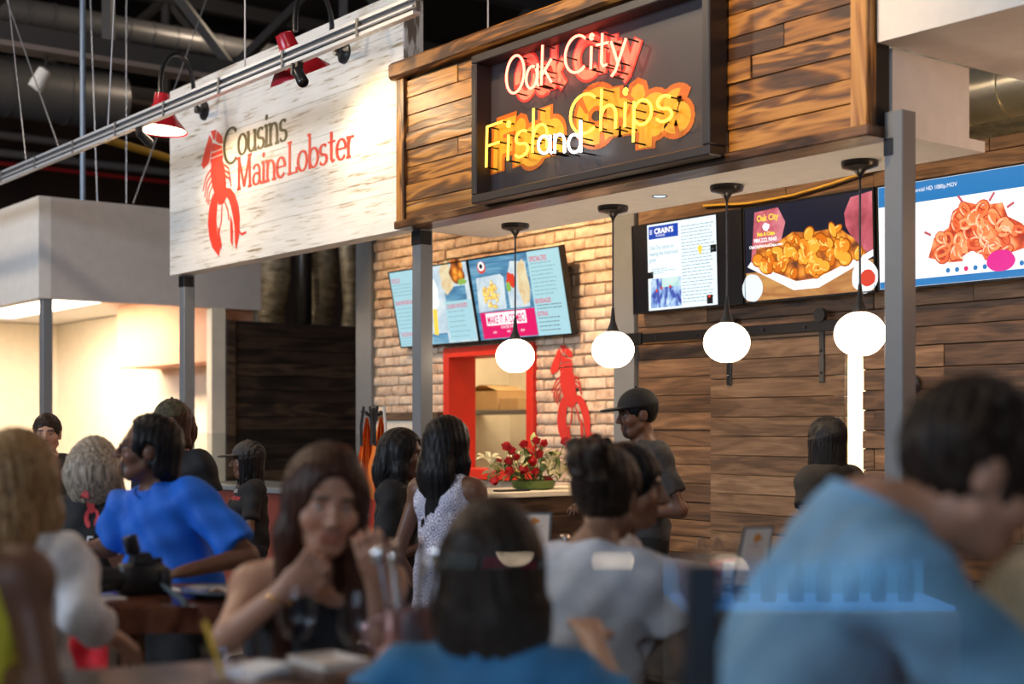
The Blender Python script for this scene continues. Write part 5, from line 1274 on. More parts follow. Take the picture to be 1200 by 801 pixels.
    if glasses:
        b = B()
        for q in (1, -1):
            b.tube([HP(q*.031+.021*math.cos(a), .1, .006+.016*math.sin(a)) for a in np.linspace(0, 2*PI, 16, endpoint=False)], .0018, 6, True)
            b.tube([HP(q*.052, .099, .012), HP(q*.078, .0, .012)], .0018, 6)
        b.tube([HP(-.01, .1, .01), HP(0, .104, .013), HP(.01, .1, .01)], .0016, 6); b.build('glasses', 'dark_metal', t, True, True)
    return t, dict(seat=seat, pos=pos, phi=phi, pose=pose, T=T, HP=HP, R=R, s=s, so=so, hc=hc)
DK = (.11, .048, .03); DK2 = (.16, .075, .045); BR = (.24, .125, .075); LT = (.55, .31, .21); LT2 = (.48, .26, .17)
def pos(px, d): p = at(px, 500, d); return (p.x, p.y)
PPL = {}
# staff and queue at the back
PPL['p3'] = person('grey-haired man in a dark polo with hand on chin by the white kiosk', None, 30, 1.60, 'm', head=(-18, 4, 0), skin=LT, hair='short', hair_mat='hair_dark', top_mat='cloth_charcoal', armR=((.24, .05, .98), (.07, .15, 1.26)), armL=((-.23, .02, .97), (.05, .14, 1.02)), normR=(-1, 0, 0), brow=(.08, .06, .05), headat=(55, 509, 8.6))
PPL['p6'] = person('bearded man in a backwards camouflage cap and black shirt', None, -25, 1.66, 'm', head=(15, 0, 0), skin=LT, hair='bob', hl=.1, hair_mat='hair_brown', cap='back', cap_mat='cloth_camo', top_mat='cloth_black', beard=(.1, .05, .03), headat=(200, 498, 7.4))
PPL['p7'] = person('woman in a black cap with dreadlocks and printed black shirt', None, -70, 1.46, 'f', head=(0, 4, 0), skin=DK2, hair='braids', hl=.2, hair_mat='hair_black', cap='front', cap_mat='cloth_charcoal', top_mat='cloth_black', armR=((.22, .04, .86), (.02, .2, .88)), armL=((-.22, .04, .86), (-.02, .22, .9)), sleeve=.75, headat=(289, 540, 9.0))
PPL['p4'] = person('woman with short ash-blond hair in a navy staff shirt and red trousers', None, 172, 1.57, 'f', head=(10, 0, 0), skin=LT, hair='bob', hl=.07, hair_mat='hair_grey', top_mat='cloth_black', low_mat='cloth_red', fat=1.12, headat=(112, 549, 5.7))
PPL['p5'] = person('man with glasses and goatee in a bright blue polo shirt', None, -32, 1.585, 'm', lean=6, head=(-42, -4, 0), skin=DK2, hair='nape', hl=.16, hair_mat='hair_black', glasses=True, beard=(.02, .012, .01), top_mat='cloth_blue', sleeve=.85, fat=1.32, wide=1.04, neck=.01,
                   armR=((.3, .05, 1.06), (.44, .2, 1.03)), armL=((-.33, .0, 1.05), (-.3, .26, 1.02)), res=.012, hres=.0055, fold=.008, low_mat='cloth_black', curl=.5, side=8, collar=True, headat=(172, 526, 5.1))
PPL['p9'] = person('woman with straight black hair in a black dress facing right', None, 78, 1.505, 'f', head=(0, 4, 0), skin=DK, hair='bob', hl=.24, hair_mat='hair_black', top_mat='cloth_black', low_mat='cloth_black', skirt=.4, sleeve=.7, armR=((.2, -.02, .86), (.1, .2, .95)), headat=(473, 533, 6.95))
PPL['p10'] = person('woman with long black hair in a sleeveless white lace dress', None, 150, 1.555, 'f', head=(-15, 3, 0), skin=DK2, hair='long', hl=.36, hair_mat='hair_black', top_mat='cloth_lace', low_mat='cloth_lace', skirt=.55, sleeve=0, armL=((-.23, -.06, .92), (-.18, .1, .72)), armR=((.26, .0, .96), (.2, .2, .92)), res=.012, headat=(527, 522, 6.35))
PPL['p14'] = person('man in a black cap and charcoal tee with gold chain', None, -72, 1.70, 'm', head=(0, 8, 0), skin=DK2, hair='shave', hair_mat='hair_black', cap='front', cap_mat='cloth_black', top_mat='cloth_charcoal', beard=(.05, .025, .018), sleeve=.7, armR=((.24, .0, 1.12), (.1, .26, 1.1)), armL=((-.26, -.1, 1.08), (-.1, .2, 1.05)), res=.011, hres=.0055, low_mat='cloth_black', headat=(746, 486, 7.4))
PPL['p15'] = person('woman with long thin black braids beside the barn door', None, -150, 1.56, 'f', head=(10, 12, 0), skin=DK2, hair='braids', hl=.42, hair_mat='hair_black', top_mat='cloth_black', headat=(968, 518, 7.5))
# at the fish bar
PPL['p13'] = person('seated woman in profile with hair tied back beside the bar', None, 82, 1.62, 'f', 'sit', seat=.585, lean=6, head=(-4, 6, 0), skin=BR, hair='bun', hair_mat='hair_black', top_mat='cloth_white', sleeve=.6, armR=((.2, .12, .86), (.1, .3, 1.0)), armL=((-.2, .12, .86), (-.08, .3, 1.0)), legyaw=-40, headat=(739, 573, 4.28))
PPL['p12'] = person('seated woman with a curly dark bun in a pale grey tee', None, 140, 1.62, 'f', 'sit', seat=.575, lean=10, head=(12, 8, 0), skin=BR, hair='bun', hair_mat='hair_dark', top_mat='cloth_greywhite', sleeve=.62, fat=1.12, wide=1.12, armR=((.24, .14, .9), (.1, .32, 1.06)), armL=((-.24, .14, .9), (-.1, .32, 1.06)), res=.011, headat=(712, 582, 3.85))
# foreground diners
PPL['p8'] = person('brown-haired woman in a dark sleeveless top with both hands raised to her chin', None, 14, 1.66, 'f', 'sit', seat=.60, lean=20, head=(4, 10, -6), skin=LT2, hair='long', hl=.42, hair_mat='hair_brown', top_mat='cloth_black', sleeve=0, neck=.05,
                   armR=((.22, .30, 1.03), (.1, .38, 1.14)), armL=((-.13, .32, 1.03), (-.1, .38, 1.16)), normR=(0, -1, .2), normL=(0, -1, .2), curl=.95, res=.008, hres=.0045, headfwd=.02, headat=(382, 590, 3.3))
PPL['p2'] = person('long-haired blond woman in a white lace blouse and patterned skirt', None, 168, 1.58, 'f', head=(-8, 4, 0), skin=LT, hair='long', hl=.36, hair_mat='hair_blond', top_mat='cloth_white', low_mat='cloth_pattern', skirt=.35, sleeve=1.4, armR=((.2, -.05, 1.06), (.21, .1, .98)), armL=((-.2, -.02, 1.06), (-.1, .18, 1.0)), res=.01, fold=.006, headat=(24, 566, 3.45))
PPL['p1'] = person('person in a yellow tank top with one bare arm bent', None, 180, 1.62, 'f', skin=DK2, hair='short', hair_mat='hair_black', head=(0, 5, 0), top_mat='cloth_yellow', sleeve=0, armR=((.2, -.06, 1.05), (-.06, .08, 1.07)), res=.009, fold=.004, headat=(-62, 545, 2.55))
PPL['p11'] = person('dark-haired woman in a blue top seen from behind', None, 178, 1.66, 'f', 'sit', seat=.585, lean=12, head=(6, 8, 0), skin=LT, hair='long', hl=.3, hair_mat='hair_dark', top_mat='cloth_teal', sleeve=.75, wide=.95, armR=((.25, .1, .95), (.2, .34, 1.06)), armL=((-.25, .1, .95), (-.2, .34, 1.06)), res=.009, headat=(576, 668, 2.75))
PPL['p16'] = person('dark-haired man in a blue polo leaning over his table', None, 90, 1.76, 'm', 'sit', seat=.66, lean=26, head=(0, 30, 0), skin=LT2, hair='messy', hair_mat='hair_dark', top_mat='cloth_steelblue', sleeve=.8, armR=((.26, .46, 1.02), (.12, .7, 1.03)), armL=((-.26, .46, 1.02), (-.12, .72, 1.03)), res=.009, hres=.005, fat=1.02, headup=-.07, headfwd=.05, collar=True, legyaw=55, headat=(1145, 556, 2.15))
PPL['p17'] = person('pale-haired diner in a pink top beside the leaning man', None, 150, 1.6, 'f', 'sit', seat=.52, lean=10, head=(0, 20, 0), skin=LT, hair='long', hl=.3, hair_mat='hair_pale', top_mat='cloth_pink', sleeve=.5, armR=((.25, .24, .9), (.05, .44, 1.03)), armL=((-.2, .1, 1.0), (-.11, .18, 1.15)), res=.01, headat=(1232, 752, 2.04))
# ------------------------------------------------------------------ prints on shirts
from mathutils.bvhtree import BVHTree
def decal(pk, b, m, name, side):
    """wrap flat print onto the shirt: b holds points (x, 0, z) in the person's own frame"""
    t, D = PPL[pk]; so = D['so']; me = so.data
    bv = BVHTree.FromPolygons([v.co for v in me.vertices], [tuple(p.vertices) for p in me.polygons])
    vs = []
    for v in b.v:
        o = Vector((v[0], side*.6, v[2])); h = bv.ray_cast(o, Vector((0, -side, 0)))
        p = h[0] if h[0] is not None else Vector((v[0], side*.12, v[2])); vs.append((p.x, p.y+side*(.004-v[1]), p.z))
    b.v = vs; return b.build(name, m, so, False, True)
def frame_local(x0, z0, sgn): return Frame((x0, 0, z0), (sgn, 0, 0), (0, 0, 1))
def textb(body, size, sx=1.0, bold=0.0):
    cu = bpy.data.curves.new('t', 'FONT'); cu.body = body; cu.size = size; cu.offset = bold; cu.resolution_u = 2
    to = bpy.data.objects.new('t', cu); COL.objects.link(to); me = to.to_mesh()
    vs = [(p.co.x*sx, p.co.y) for p in me.vertices]; fs = [tuple(p.vertices) for p in me.polygons]; to.to_mesh_clear(); bpy.data.objects.remove(to); bpy.data.curves.remove(cu)
    w = max(v[0] for v in vs); return vs, fs, w
mat('print_white', (.75, .75, .78), .7)
zc = PPL['p4'][1]['T'](0, 0, .32)[2]
vs, fs, w_ = textb('CML Family', .075, .85); b = B(); b.add([(x-w_/2+.03, 0, zc-.075+y) for x, y in vs], fs); decal('p4', b, 'print_white', 'shirt_lettering', -1)
b = B(); fr = frame_local(-.035, zc+.005, 1)
for i, q in enumerate(LOB): b.poly([(.0+(x-35)/250*.075, i*1e-4, zc+.005+(1-(y-65)/680)*.15) for x, y in q])
decal('p4', b, 'shirt_print_red', 'shirt_lobster', -1)
zc = PPL['p7'][1]['T'](0, 0, .34)[2]
for k, (tx, mm) in enumerate((('Cousins', 'print_white'), ('Maine Lobster', 'shirt_print_red'))):
    vs, fs, w_ = textb(tx, .045, .9); b = B(); b.add([(-(x-w_/2), 0, zc-.045*k+y) for x, y in vs], fs); decal('p7', b, mm, 'shirt_lettering', 1)
# gold chain, bracelet
def local_tube(pk, pts, r, m, name, parent=None): 
    t, D = PPL[pk]; return B().tube(pts, r, 6, True).build(name, m, t, True, True)
mat('gold', (.8, .5, .12), .25, 1)
D = PPL['p14'][1]; T_ = D['T']; s_ = D['s']
local_tube('p14', [T_(.082*math.cos(a)*s_, (.085*math.sin(a)+.012)*s_, (.515-.035*math.sin(a))*s_) for a in np.linspace(0, 2*PI, 24, endpoint=False)], .005, 'gold', 'gold_chain')
local_tube('p8', [Vector((.115, .36, 1.115))+Vector((.03*math.cos(a), .03*math.sin(a), .01*math.cos(a))) for a in np.linspace(0, 2*PI, 18, endpoint=False)], .005, 'gold', 'bracelet')
# ------------------------------------------------------------------ stools under the seated diners
NAMES = {'p13': 'woman in profile at the fish bar', 'p12': 'woman with the curly bun', 'p8': 'brown-haired woman with raised hands', 'p11': 'woman in the blue top', 'p16': 'leaning man in the blue polo', 'p17': 'pale-haired diner'}
for pk, nm in NAMES.items():
    t, D = PPL[pk]; z = D['seat']-.005; M = Matrix.Translation((D['pos'][0], D['pos'][1], 0)) @ Matrix.Rotation(facing(D['phi']), 4, 'Z')
    st = thing('bar_stool', (D['pos'][0], D['pos'][1], 0), 'dark stool with round seat under the '+nm, 'stool', None, facing(D['phi']))
    B().lathe([(.02, z-.05), (.16, z-.045), (.17, z-.025), (.165, z-.004), (.05, z)], (0, -.02, 0), 24).build('seat', 'counter_wood', st, True, True)
    for a in range(4):
        c, s2 = math.cos(PI/4+a*PI/2), math.sin(PI/4+a*PI/2); B().tube([(c*.12, s2*.12-.02, z-.04), (c*.19, s2*.19-.02, 0)], .014, 8).build('leg', 'dark_metal', st, True, True)
    B().tube([(.165*math.cos(a), .165*math.sin(a)-.02, z*.35) for a in np.linspace(0, 2*PI, 20, endpoint=False)], .009, 6, True).build('foot_ring', 'dark_metal', st, True, True)
# ------------------------------------------------------------------ tables
def slab(name, label, corners, z, th, m, seed, leg_m='dark_metal', wob=.015, legs=True):
    rng = random.Random(seed); pts = []; n = len(corners)
    for i in range(n):
        a, c = Vector(corners[i]), Vector(corners[(i+1) % n])
        for k in range(10):
            q = a+(c-a)*k/10; pts.append((q.x+rng.uniform(-wob, wob), q.y+rng.uniform(-wob, wob), z-th))
    cx = sum(p[0] for p in pts)/len(pts); cy = sum(p[1] for p in pts)/len(pts)
    t = thing(name, (cx, cy, 0), label, 'table')
    B().prism(pts, (0, 0, th)).build('tabletop', m, t)
    for c in corners:
        q = Vector((cx, cy))+(Vector(c)-Vector((cx, cy)))*.78; B().box((q.x-.035, q.y-.035, 0), (q.x+.035, q.y+.035, z-th), .004).build('leg', leg_m, t)
    return t
def xy(px, d): p = at(px, 500, d); return (p.x, p.y)
slab('bar_table', 'dark glossy live-edge table carrying the camera', [xy(105, 3.95), xy(440, 4.0), xy(450, 4.55), xy(120, 4.55)], 1.0, .075, 'varnished_table', 1, 'counter_wood')
slab('dining_table', 'brown wooden table carrying the wine glasses', [xy(75, 2.2), xy(455, 2.35), xy(470, 3.08), xy(62, 2.8)], 1.02, .05, 'counter_wood', 2, 'dark_metal', .004)
slab('dining_table', 'wooden table under the arms of the leaning man', [xy(1330, 2.12), xy(1600, 2.05), xy(1600, 2.7), xy(1330, 2.7)], .99, .04, 'counter_wood', 3, 'dark_metal', .004)
# ------------------------------------------------------------------ camera on the bar table
mat('camera_black', (.015, .015, .017), .4); mat('paper', (.8, .8, .82), .7); mat('strap_cloth', (.04, .07, .09), .7)
c = at(165, 690, 4.25); c.z = 1.0; u = (RT*.8+FW*.6).normalized(); Mc = Matrix.Translation(c) @ Matrix(((u.x, -u.y, 0, 0), (u.y, u.x, 0, 0), (0, 0, 1, 0), (0, 0, 0, 1)))
t = thing('camera', c, 'black camera with large lens lying on the live-edge table', 'camera')
B().box((-.07, -.035, 0), (.07, .035, .095), .012, Mc).build('body', 'camera_black', t, True)
B().prism([Mc @ Vector(v) for v in ((-.035, -.03, .095), (.035, -.03, .095), (.022, -.02, .125), (-.022, -.02, .125))], Mc.to_3x3() @ Vector((0, .05, 0))).build('viewfinder_hump', 'camera_black', t)
B().box((.045, -.045, 0), (.085, .03, .08), .012, Mc).build('grip', 'camera_black', t, True)
R3 = Mc.to_3x3() @ Matrix.Rotation(-PI/2, 3, 'Y')
ln = B().lathe([(.034, 0), (.036, .02), (.038, .05), (.04, .1), (.042, .12), (.036, .12), (.03, .1)], Mc @ Vector((-.06, 0, .05)), 24, R3); lo_ = ln.build('lens', 'camera_black', t, True)
B().lathe([(.001, .105), (.033, .105)], Mc @ Vector((-.06, 0, .05)), 20, R3, False, False).build('front_glass', 'black_enamel', lo_)
B().box((-.012, -.012, .125), (.03, .014, .18), .004, Mc @ Matrix.Rotation(-.25, 4, 'Y')).build('flash', 'camera_black', t, True)
B().lathe([(.012, .0), (.014, .012), (.002, .013)], Mc @ Vector((.055, 0, .095)), 14).build('mode_dial', 'camera_black', t, True)
e = Mc @ Vector((.07, .0, .08)); f0 = at(215, 702, 4.0); f1 = at(225, 745, 3.9); f2 = at(270, 730, 3.9)
B().tube([e, e+Vector((.03, -.02, -.05)), Vector((f0.x, f0.y, 1.012)), Vector((f0.x, f0.y, 1.012))+(f1-f0)*.2], .008, 6).build('strap', 'strap_cloth', t, True)
one('napkin', B().box((at(196, 690, 4.35).x-.05, at(196, 690, 4.35).y-.035, 1.0), (at(196, 690, 4.35).x+.05, at(196, 690, 4.35).y+.035, 1.004)), 'paper', 'white card lying beside the camera', 'card')
p = at(120, 695, 4.15); one('napkin', B().box((p.x-.06, p.y-.05, 1.0), (p.x+.06, p.y+.05, 1.004)), 'paper', 'white paper under the camera lens', 'paper')
p = at(255, 700, 4.2); t = thing('plate', (p.x, p.y, 1.0), 'dark oval plate on the live-edge table', 'plate')
mat('plate_blue', (.1, .14, .18), .2)
B().lathe([(.06, 0), (.1, .008), (.13, .02), (.127, .023), (.06, .008)], (p.x, p.y, 1.0), 28, Matrix.Scale(.8, 3, (0, 1, 0))).build('dish', 'plate_blue', t, True); B().lathe([(.02, .009), (.05, .018), (.001, .03)], (p.x, p.y, 1.0), 14).build('food', 'varnished_table', t, True)
# ------------------------------------------------------------------ wine glasses and table things
wg = glass('wine_glass', (.97, .98, 1.0), 1.5)
def wineglass(px, d, label):
    p = at(px, 700, d); t = thing('wine_glass', (p.x, p.y, 1.02), label, 'glass', 'wine glasses on the brown table')
    q = (p.x, p.y, 1.02)
    B().lathe([(.034, 0), (.034, .002), (.008, .005), (.004, .012)], q, 28, None, True, False).build('foot', wg, t, True)
    B().lathe([(.004, .012), (.0035, .04), (.005, .072)], q, 14, None, False, False).build('stem', wg, t, True)
    B().lathe([(.003, .072), (.02, .08), (.033, .1), (.036, .125), (.031, .16), (.028, .178)], q, 32, None, False, False).build('bowl', wg, t, True)
wineglass(347, 2.72, 'clear wine glass with slim stem in front of the raised hand'); wineglass(420, 2.62, 'clear wine glass beside the white paper tray')
p = at(298, 790, 2.75); t = thing('napkin', (p.x, p.y, 1.02), 'folded white napkin on the brown table', 'napkin')
for k in range(3): B().prism([(p.x-.06+.01*k, p.y-.05, 1.02+.005*k), (p.x+.06, p.y-.04+.01*k, 1.02+.005*k), (p.x+.05, p.y+.05, 1.02+.006*k+.01), (p.x-.05, p.y+.04, 1.02+.006*k+.006)], (0, 0, .003)).build('fold', 'paper', t)
p = at(385, 775, 2.88); t = thing('paper_tray', (p.x, p.y, 1.02), 'pale paper tray between the wine glasses', 'tray'); b = B()
mat('tray_paper', (.6, .52, .45), .7)
B().box((p.x-.07, p.y-.05, 1.02), (p.x+.07, p.y+.05, 1.024)).build('base', 'tray_paper', t)
for a, c in (((-.07, -.053), (.07, -.05)), ((-.07, .05), (.07, .053)), ((-.073, -.053), (-.07, .053)), ((.07, -.053), (.073, .053))): B().box((p.x+a[0], p.y+a[1], 1.02), (p.x+c[0], p.y+c[1], 1.034)).build('side', 'tray_paper', t)
p = at(262, 790, 2.66); t = thing('tumbler', (p.x, p.y, 1.02), 'short tumbler holding a long yellow straw', 'glass')
B().lathe([(.03, 0), (.034, .004), (.038, .07), (.036, .07), (.031, .008)], (p.x, p.y, 1.02), 24, None, True, False).build('cup', wg, t, True)
a = at(240, 728, 2.7); B().tube([(p.x, p.y, 1.03), a], .005, 8).build('straw', mat('straw_yellow', (.8, .5, .04), .4), t, True)
p = at(478, 780, 2.92); t = thing('copper_mug', (p.x, p.y, 1.02), 'copper mug crowded with spoons at the table end', 'mug')
mat('copper', (.45, .26, .24), .25, .8); mat('cutlery', (.7, .66, .64), .2, 1)
q = (p.x, p.y, 1.02); B().lathe([(.05, 0), (.056, .01), (.056, .11), (.053, .11), (.053, .012)], q, 28, None, True, False).build('body', 'copper', t, True)
B().tube([Vector(q)+RT*(-.05-.04*math.sin(a2))+Vector((0, 0, .055-.035*math.cos(a2))) for a2 in np.linspace(0, PI, 9)], .006, 8).build('handle', 'copper', t, True)
for k in range(6):
    a2 = k*1.05; r0 = Vector((math.cos(a2)*.025, math.sin(a2)*.025, .02)); r1 = Vector((math.cos(a2)*.06, math.sin(a2)*.06, .2+.015*(k % 3)))
    o = B().tube([Vector(q)+r0, Vector(q)+r1], .004, 6).build('spoon_handle', 'cutlery', t, True)
    B().ball(Vector(q)+r1, (.014, .006, .022), 10, 8, Matrix.Rotation(a2, 3, 'Z')).build('spoon_bowl', 'cutlery', o, True)
# ------------------------------------------------------------------ things on the fish bar
acr = glass('acrylic', (.95, .96, .97), 1.5); mat('menu_card', (.85, .72, .62), .6); mat('print_orange', (.8, .28, .03), .6); mat('print_brown', (.45, .16, .1), .6); mat('frame_grey', (.12, .11, .11), .35)
def menustand(px, d, w, h, roll, lean, label, turn=0):
    p = at(px, 690, d); p.z = 1.03; t = thing('menu_stand', p, label, 'menu')
    u = (RT*math.cos(turn)+FW*math.sin(turn)).normalized(); n = Vector((u.y, -u.x, 0)); v = (Vector((0, 0, 1))*math.cos(lean)-n*math.sin(lean))
    u2 = u*math.cos(roll)-v*math.sin(roll)*.0; v2 = (v+u*math.tan(roll)).normalized(); fr = Frame(p-u*w/2+Vector((0, 0, .006)), u2, v2)
    b = B(); b.prism([fr(0, 0), fr(w, 0), fr(w, h), fr(0, h)], -fr.n*.006); b.build('frame', 'frame_grey', t)
    e = w*.07; b = B(); rect(b, fr, e, e, w-e, h-e, .001); cd = b.build('card', 'menu_card', t)
    b = B(); blob(b, fr, w/2, h*.8, w*.13, h*.07, .002, 3, .25); b.build('emblem', 'print_orange', cd)
    lines('print_title', fr, 'print_brown', cd, w*.25, w*.78, h*.66, h*.67, 1, 1, .002, h*.012, 1); lines('print_lines', fr, 'print_orange', cd, w*.28, w*.72, h*.3, h*.6, 5, 2, .002, h*.008, .6); lines('print_footer', fr, 'print_brown', cd, w*.18, w*.82, h*.12, h*.22, 2, 3, .002, h*.01, 1)
    q = p-n*(-.0); b = B(); b.prism([fr(w*.3, 0, -.008), fr(w*.7, 0, -.008), p+u*w*.2-n*.07, p-u*w*.2-n*.07], (0, 0, .004)); b.build('foot', 'frame_grey', t)
menustand(624, 5.15, .125, .155, .06, .1, 'framed menu card standing beside the salt shaker')
menustand(876, 4.12, .105, .185, .3, .15, 'tilted framed menu card at the end of the fish bar', .3)
p = at(662, 650, 5.2); p.z = 1.03; t = thing('salt_shaker', p, 'small glass salt shaker beside the lemon bowl', 'shaker')
B().lathe([(.018, 0), (.02, .005), (.018, .05)], p, 18, None, True, False).build('jar', wg, t, True); B().lathe([(.0185, .05), (.0195, .055), (.0195, .072), (.015, .076)], p, 18).build('lid', 'cutlery', t, True); B().lathe([(.015, .002), (.016, .035), (.001, .036)], p, 14).build('salt', 'paper', t, True)
p = at(648, 650, 5.08); p.z = 1.03; t = thing('lemon_bowl', p, 'small glass bowl of lemon wedges on the fish bar', 'bowl'); mat('lemon', (.85, .6, .04), .5)
B().lathe([(.02, 0), (.035, .015), (.045, .035), (.043, .036), (.03, .016)], p, 24, None, True, False).build('bowl', wg, t, True)
for k in range(6): B().ball(p+Vector((.02*math.cos(k*1.05), .02*math.sin(k*1.05), .032+.008*(k % 2))), (.016, .01, .011), 10, 6, Matrix.Rotation(k*1.3, 3, 'Z')).build('lemon_wedge', 'lemon', t, True)
p = at(615, 660, 5.0); p.z = 1.03; t = thing('stem_glass', p, 'small round stem glass in front of the framed menu card', 'glass')
B().lathe([(.028, 0), (.028, .002), (.004, .008), (.004, .05)], p, 20, None, True, False).build('foot', wg, t, True); B().lathe([(.004, .05), (.028, .062), (.038, .09), (.034, .115)], p, 24, None, False, False).build('bowl', wg, t, True)
p = Vector((-3.05, 3.3, 1.03)); t = thing('acrylic_box', p, 'clear acrylic box with two metal clips on the fish bar', 'box'); w_, d_, h_ = .13, .1, .1
for lo_, hi_ in (((-w_, -d_, 0), (w_, -d_+.003, h_)), ((-w_, d_-.003, 0), (w_, d_, h_)), ((-w_, -d_, 0), (-w_+.003, d_, h_)), ((w_-.003, -d_, 0), (w_, d_, h_))): B().box([p[i]+lo_[i] for i in range(3)], [p[i]+hi_[i] for i in range(3)]).build('side', acr, t)
B().box((p.x-w_, p.y-d_, p.z), (p.x+w_, p.y+d_, p.z+.004)).build('base', acr, t)
for x in (-.09, -.02): B().tube([p+Vector((x+.012*math.cos(a2), -d_, h_-.02+.035*math.sin(a2)+.012)) for a2 in np.linspace(0, PI, 9)], .003, 6).build('clip', 'cutlery', t, True)
for k in range(3): B().box((p.x-.1+k*.06, p.y-.06, p.z+.004), (p.x-.05+k*.06, p.y+.05, p.z+.05), .003).build('packet', ['red_paint', 'paper', 'strap_cloth'][k], t)
# ------------------------------------------------------------------ roses on the divider counter
mat('rose_red', (.5, .005, .015), .5); mat('lily_cream', (.82, .75, .48), .5); mat('leaf_green', (.09, .15, .03), .5); mat('stem_green', (.07, .12, .03), .6); mat('leaf_pale', (.35, .4, .12), .5)
c0 = onx(625, 577, -7.68); cz = 1.068; fa = thing('flower_arrangement', (c0.x, c0.y, cz), 'low arrangement of red roses and cream lilies on the divider counter', 'flowers')
B().lathe([(.1, 0), (.14, .01), (.16, .06), (.13, .065), (.1, .05)], (c0.x, c0.y, cz), 20).build('bowl', 'leaf_green', fa, True)
rb = B(); rr = random.Random(2)
rb.ball((0, 0, 0), .018, 8, 6)
for ring, (n_, r_, ti) in enumerate(((3, .014, .2), (4, .022, .45), (5, .03, .8))):
    for k in range(n_):
        a0 = 2*PI*k/n_+ring; pts = []
        for i in range(4):
            for j in range(4):
                aa = a0+(i-1.5)*.5; rad = r_*(.6+.2*j-.03*j*j*(1-ti)); pts.append((rad*math.cos(aa), rad*math.sin(aa), -.022+.015*j-(.004 if i in (0, 3) else 0)-ring*.004-(ti*.005*j*j/3)))
        rb.add(pts, [(i*4+j, (i+1)*4+j, (i+1)*4+j+1, i*4+j+1) for i in range(3) for j in range(3)])
ro = rb.build('rose', 'rose_red', fa, True, True); first = True
RP = [(195, 183), (283, 172), (347, 155), (385, 170), (220, 207), (155, 258), (205, 262), (312, 232), (362, 223), (205, 313), (283, 308), (343, 315), (130, 367), (410, 362), (495, 160), (575, 243), (245, 240), (330, 270)]
for i, (x, y) in enumerate(RP):
    q = onx(550+x/4.45, 480+y/4.45, -7.68+rr.uniform(-.1, .14)); lc = q-Vector((c0.x, c0.y, cz))
    o = ro if first else ro.copy()
    if not first: COL.objects.link(o)
    first = False; o.parent = fa; k = rr.uniform(.85, 1.15); o.matrix_basis = Matrix.Translation(lc) @ Matrix.Rotation(rr.uniform(0, 6), 4, 'Z') @ Matrix.Rotation(rr.uniform(.1, .8), 4, 'Y') @ Matrix.Scale(k, 4)
    B().tube([q-Vector((0, 0, .02)), (q.x*.6+c0.x*.4, q.y*.6+c0.y*.4, cz+.1), (c0.x, c0.y, cz+.03)], .003, 5).build('stem', 'stem_green', fa)
lb = B()
for k in range(6):
    a0 = k*PI/3; pts = []
    for i in range(5):
        t_ = i/4; w_ = .016*math.sin(PI*(t_*.85+.08)); rad = .01+.075*t_; z_ = .04*math.sin(t_*2.2)-.01*t_
        for sgn in (-1, 1): pts.append((rad*math.cos(a0)-sgn*w_*math.sin(a0), rad*math.sin(a0)+sgn*w_*math.cos(a0), z_))
    lb.add(pts, [(2*i, 2*i+1, 2*i+3, 2*i+2) for i in range(4)])
lo_ = lb.build('lily', 'lily_cream', fa, True, True); first = True
for (x, y) in ((440, 270), (110, 285), (410, 315), (525, 275), (470, 330), (130, 320), (255, 275), (545, 330), (100, 265)):
    q = onx(550+x/4.45, 480+y/4.45, -7.68+rr.uniform(-.08, .16)); o = lo_ if first else lo_.copy()
    if not first: COL.objects.link(o)
    first = False; o.parent = fa; o.matrix_basis = Matrix.Translation(q-Vector((c0.x, c0.y, cz))) @ Matrix.Rotation(rr.uniform(0, 6), 4, 'Z') @ Matrix.Rotation(rr.uniform(.3, 1.1), 4, 'Y') @ Matrix.Scale(rr.uniform(.9, 1.3), 4)
lf = B(); pts = []
for i in range(5):
    t_ = i/4; w_ = .022*math.sin(PI*(t_*.9+.05))
    for sgn in (-1, 1): pts.append((.11*t_, sgn*w_, .02*math.sin(t_*3)))
lf.add(pts, [(2*i, 2*i+1, 2*i+3, 2*i+2) for i in range(4)]); le = lf.build('leaf', 'leaf_green', fa, True, True); le2 = B(); le2.v = lf.v; le2.f = lf.f; le2 = le2.build('leaf', 'leaf_pale', fa, True, True)
for i in range(110):
    src = le if rr.random() < .55 else le2; o = src if i in (0,) else src.copy()
    if i: COL.objects.link(o)
    y_ = rr.uniform(-.36, .3); o.parent = fa; o.matrix_basis = Matrix.Translation((rr.uniform(-.13, .13), y_, .05+rr.random()**1.3*(.27-.4*abs(y_)))) @ Matrix.Rotation(rr.uniform(0, 6.28), 4, 'Z') @ Matrix.Rotation(rr.uniform(-1.2, .3), 4, 'Y') @ Matrix.Scale(rr.uniform(.6, 1.1), 4)
le2.matrix_basis = Matrix.Translation((0, -.2, .08))
q = onx(605, 578, -7.52); one('pen_tray', B().box((q.x-.05, q.y-.16, 1.068), (q.x+.03, q.y+.1, 1.08), .004), 'black_enamel', 'flat black tray at the edge of the divider counter', 'tray')
spot('flower_light', (-6.9, 5.9, 3.7), (-7.6, 6.0, 1.2), 60, (1, .75, .45), 40, .6, .05)
# brick lobster
x0, x1 = -8.56, -8.09
fr = Frame((x0, YB-.026, 1.33), (1, 0, 0), (0, 0, 1)); b = B()
mat('wall_red', (.66, .03, .02), .7)
lobster(fr, (x1-x0)*1.12, .80, .004, 'wall_red', wb, 'painted_lobster')
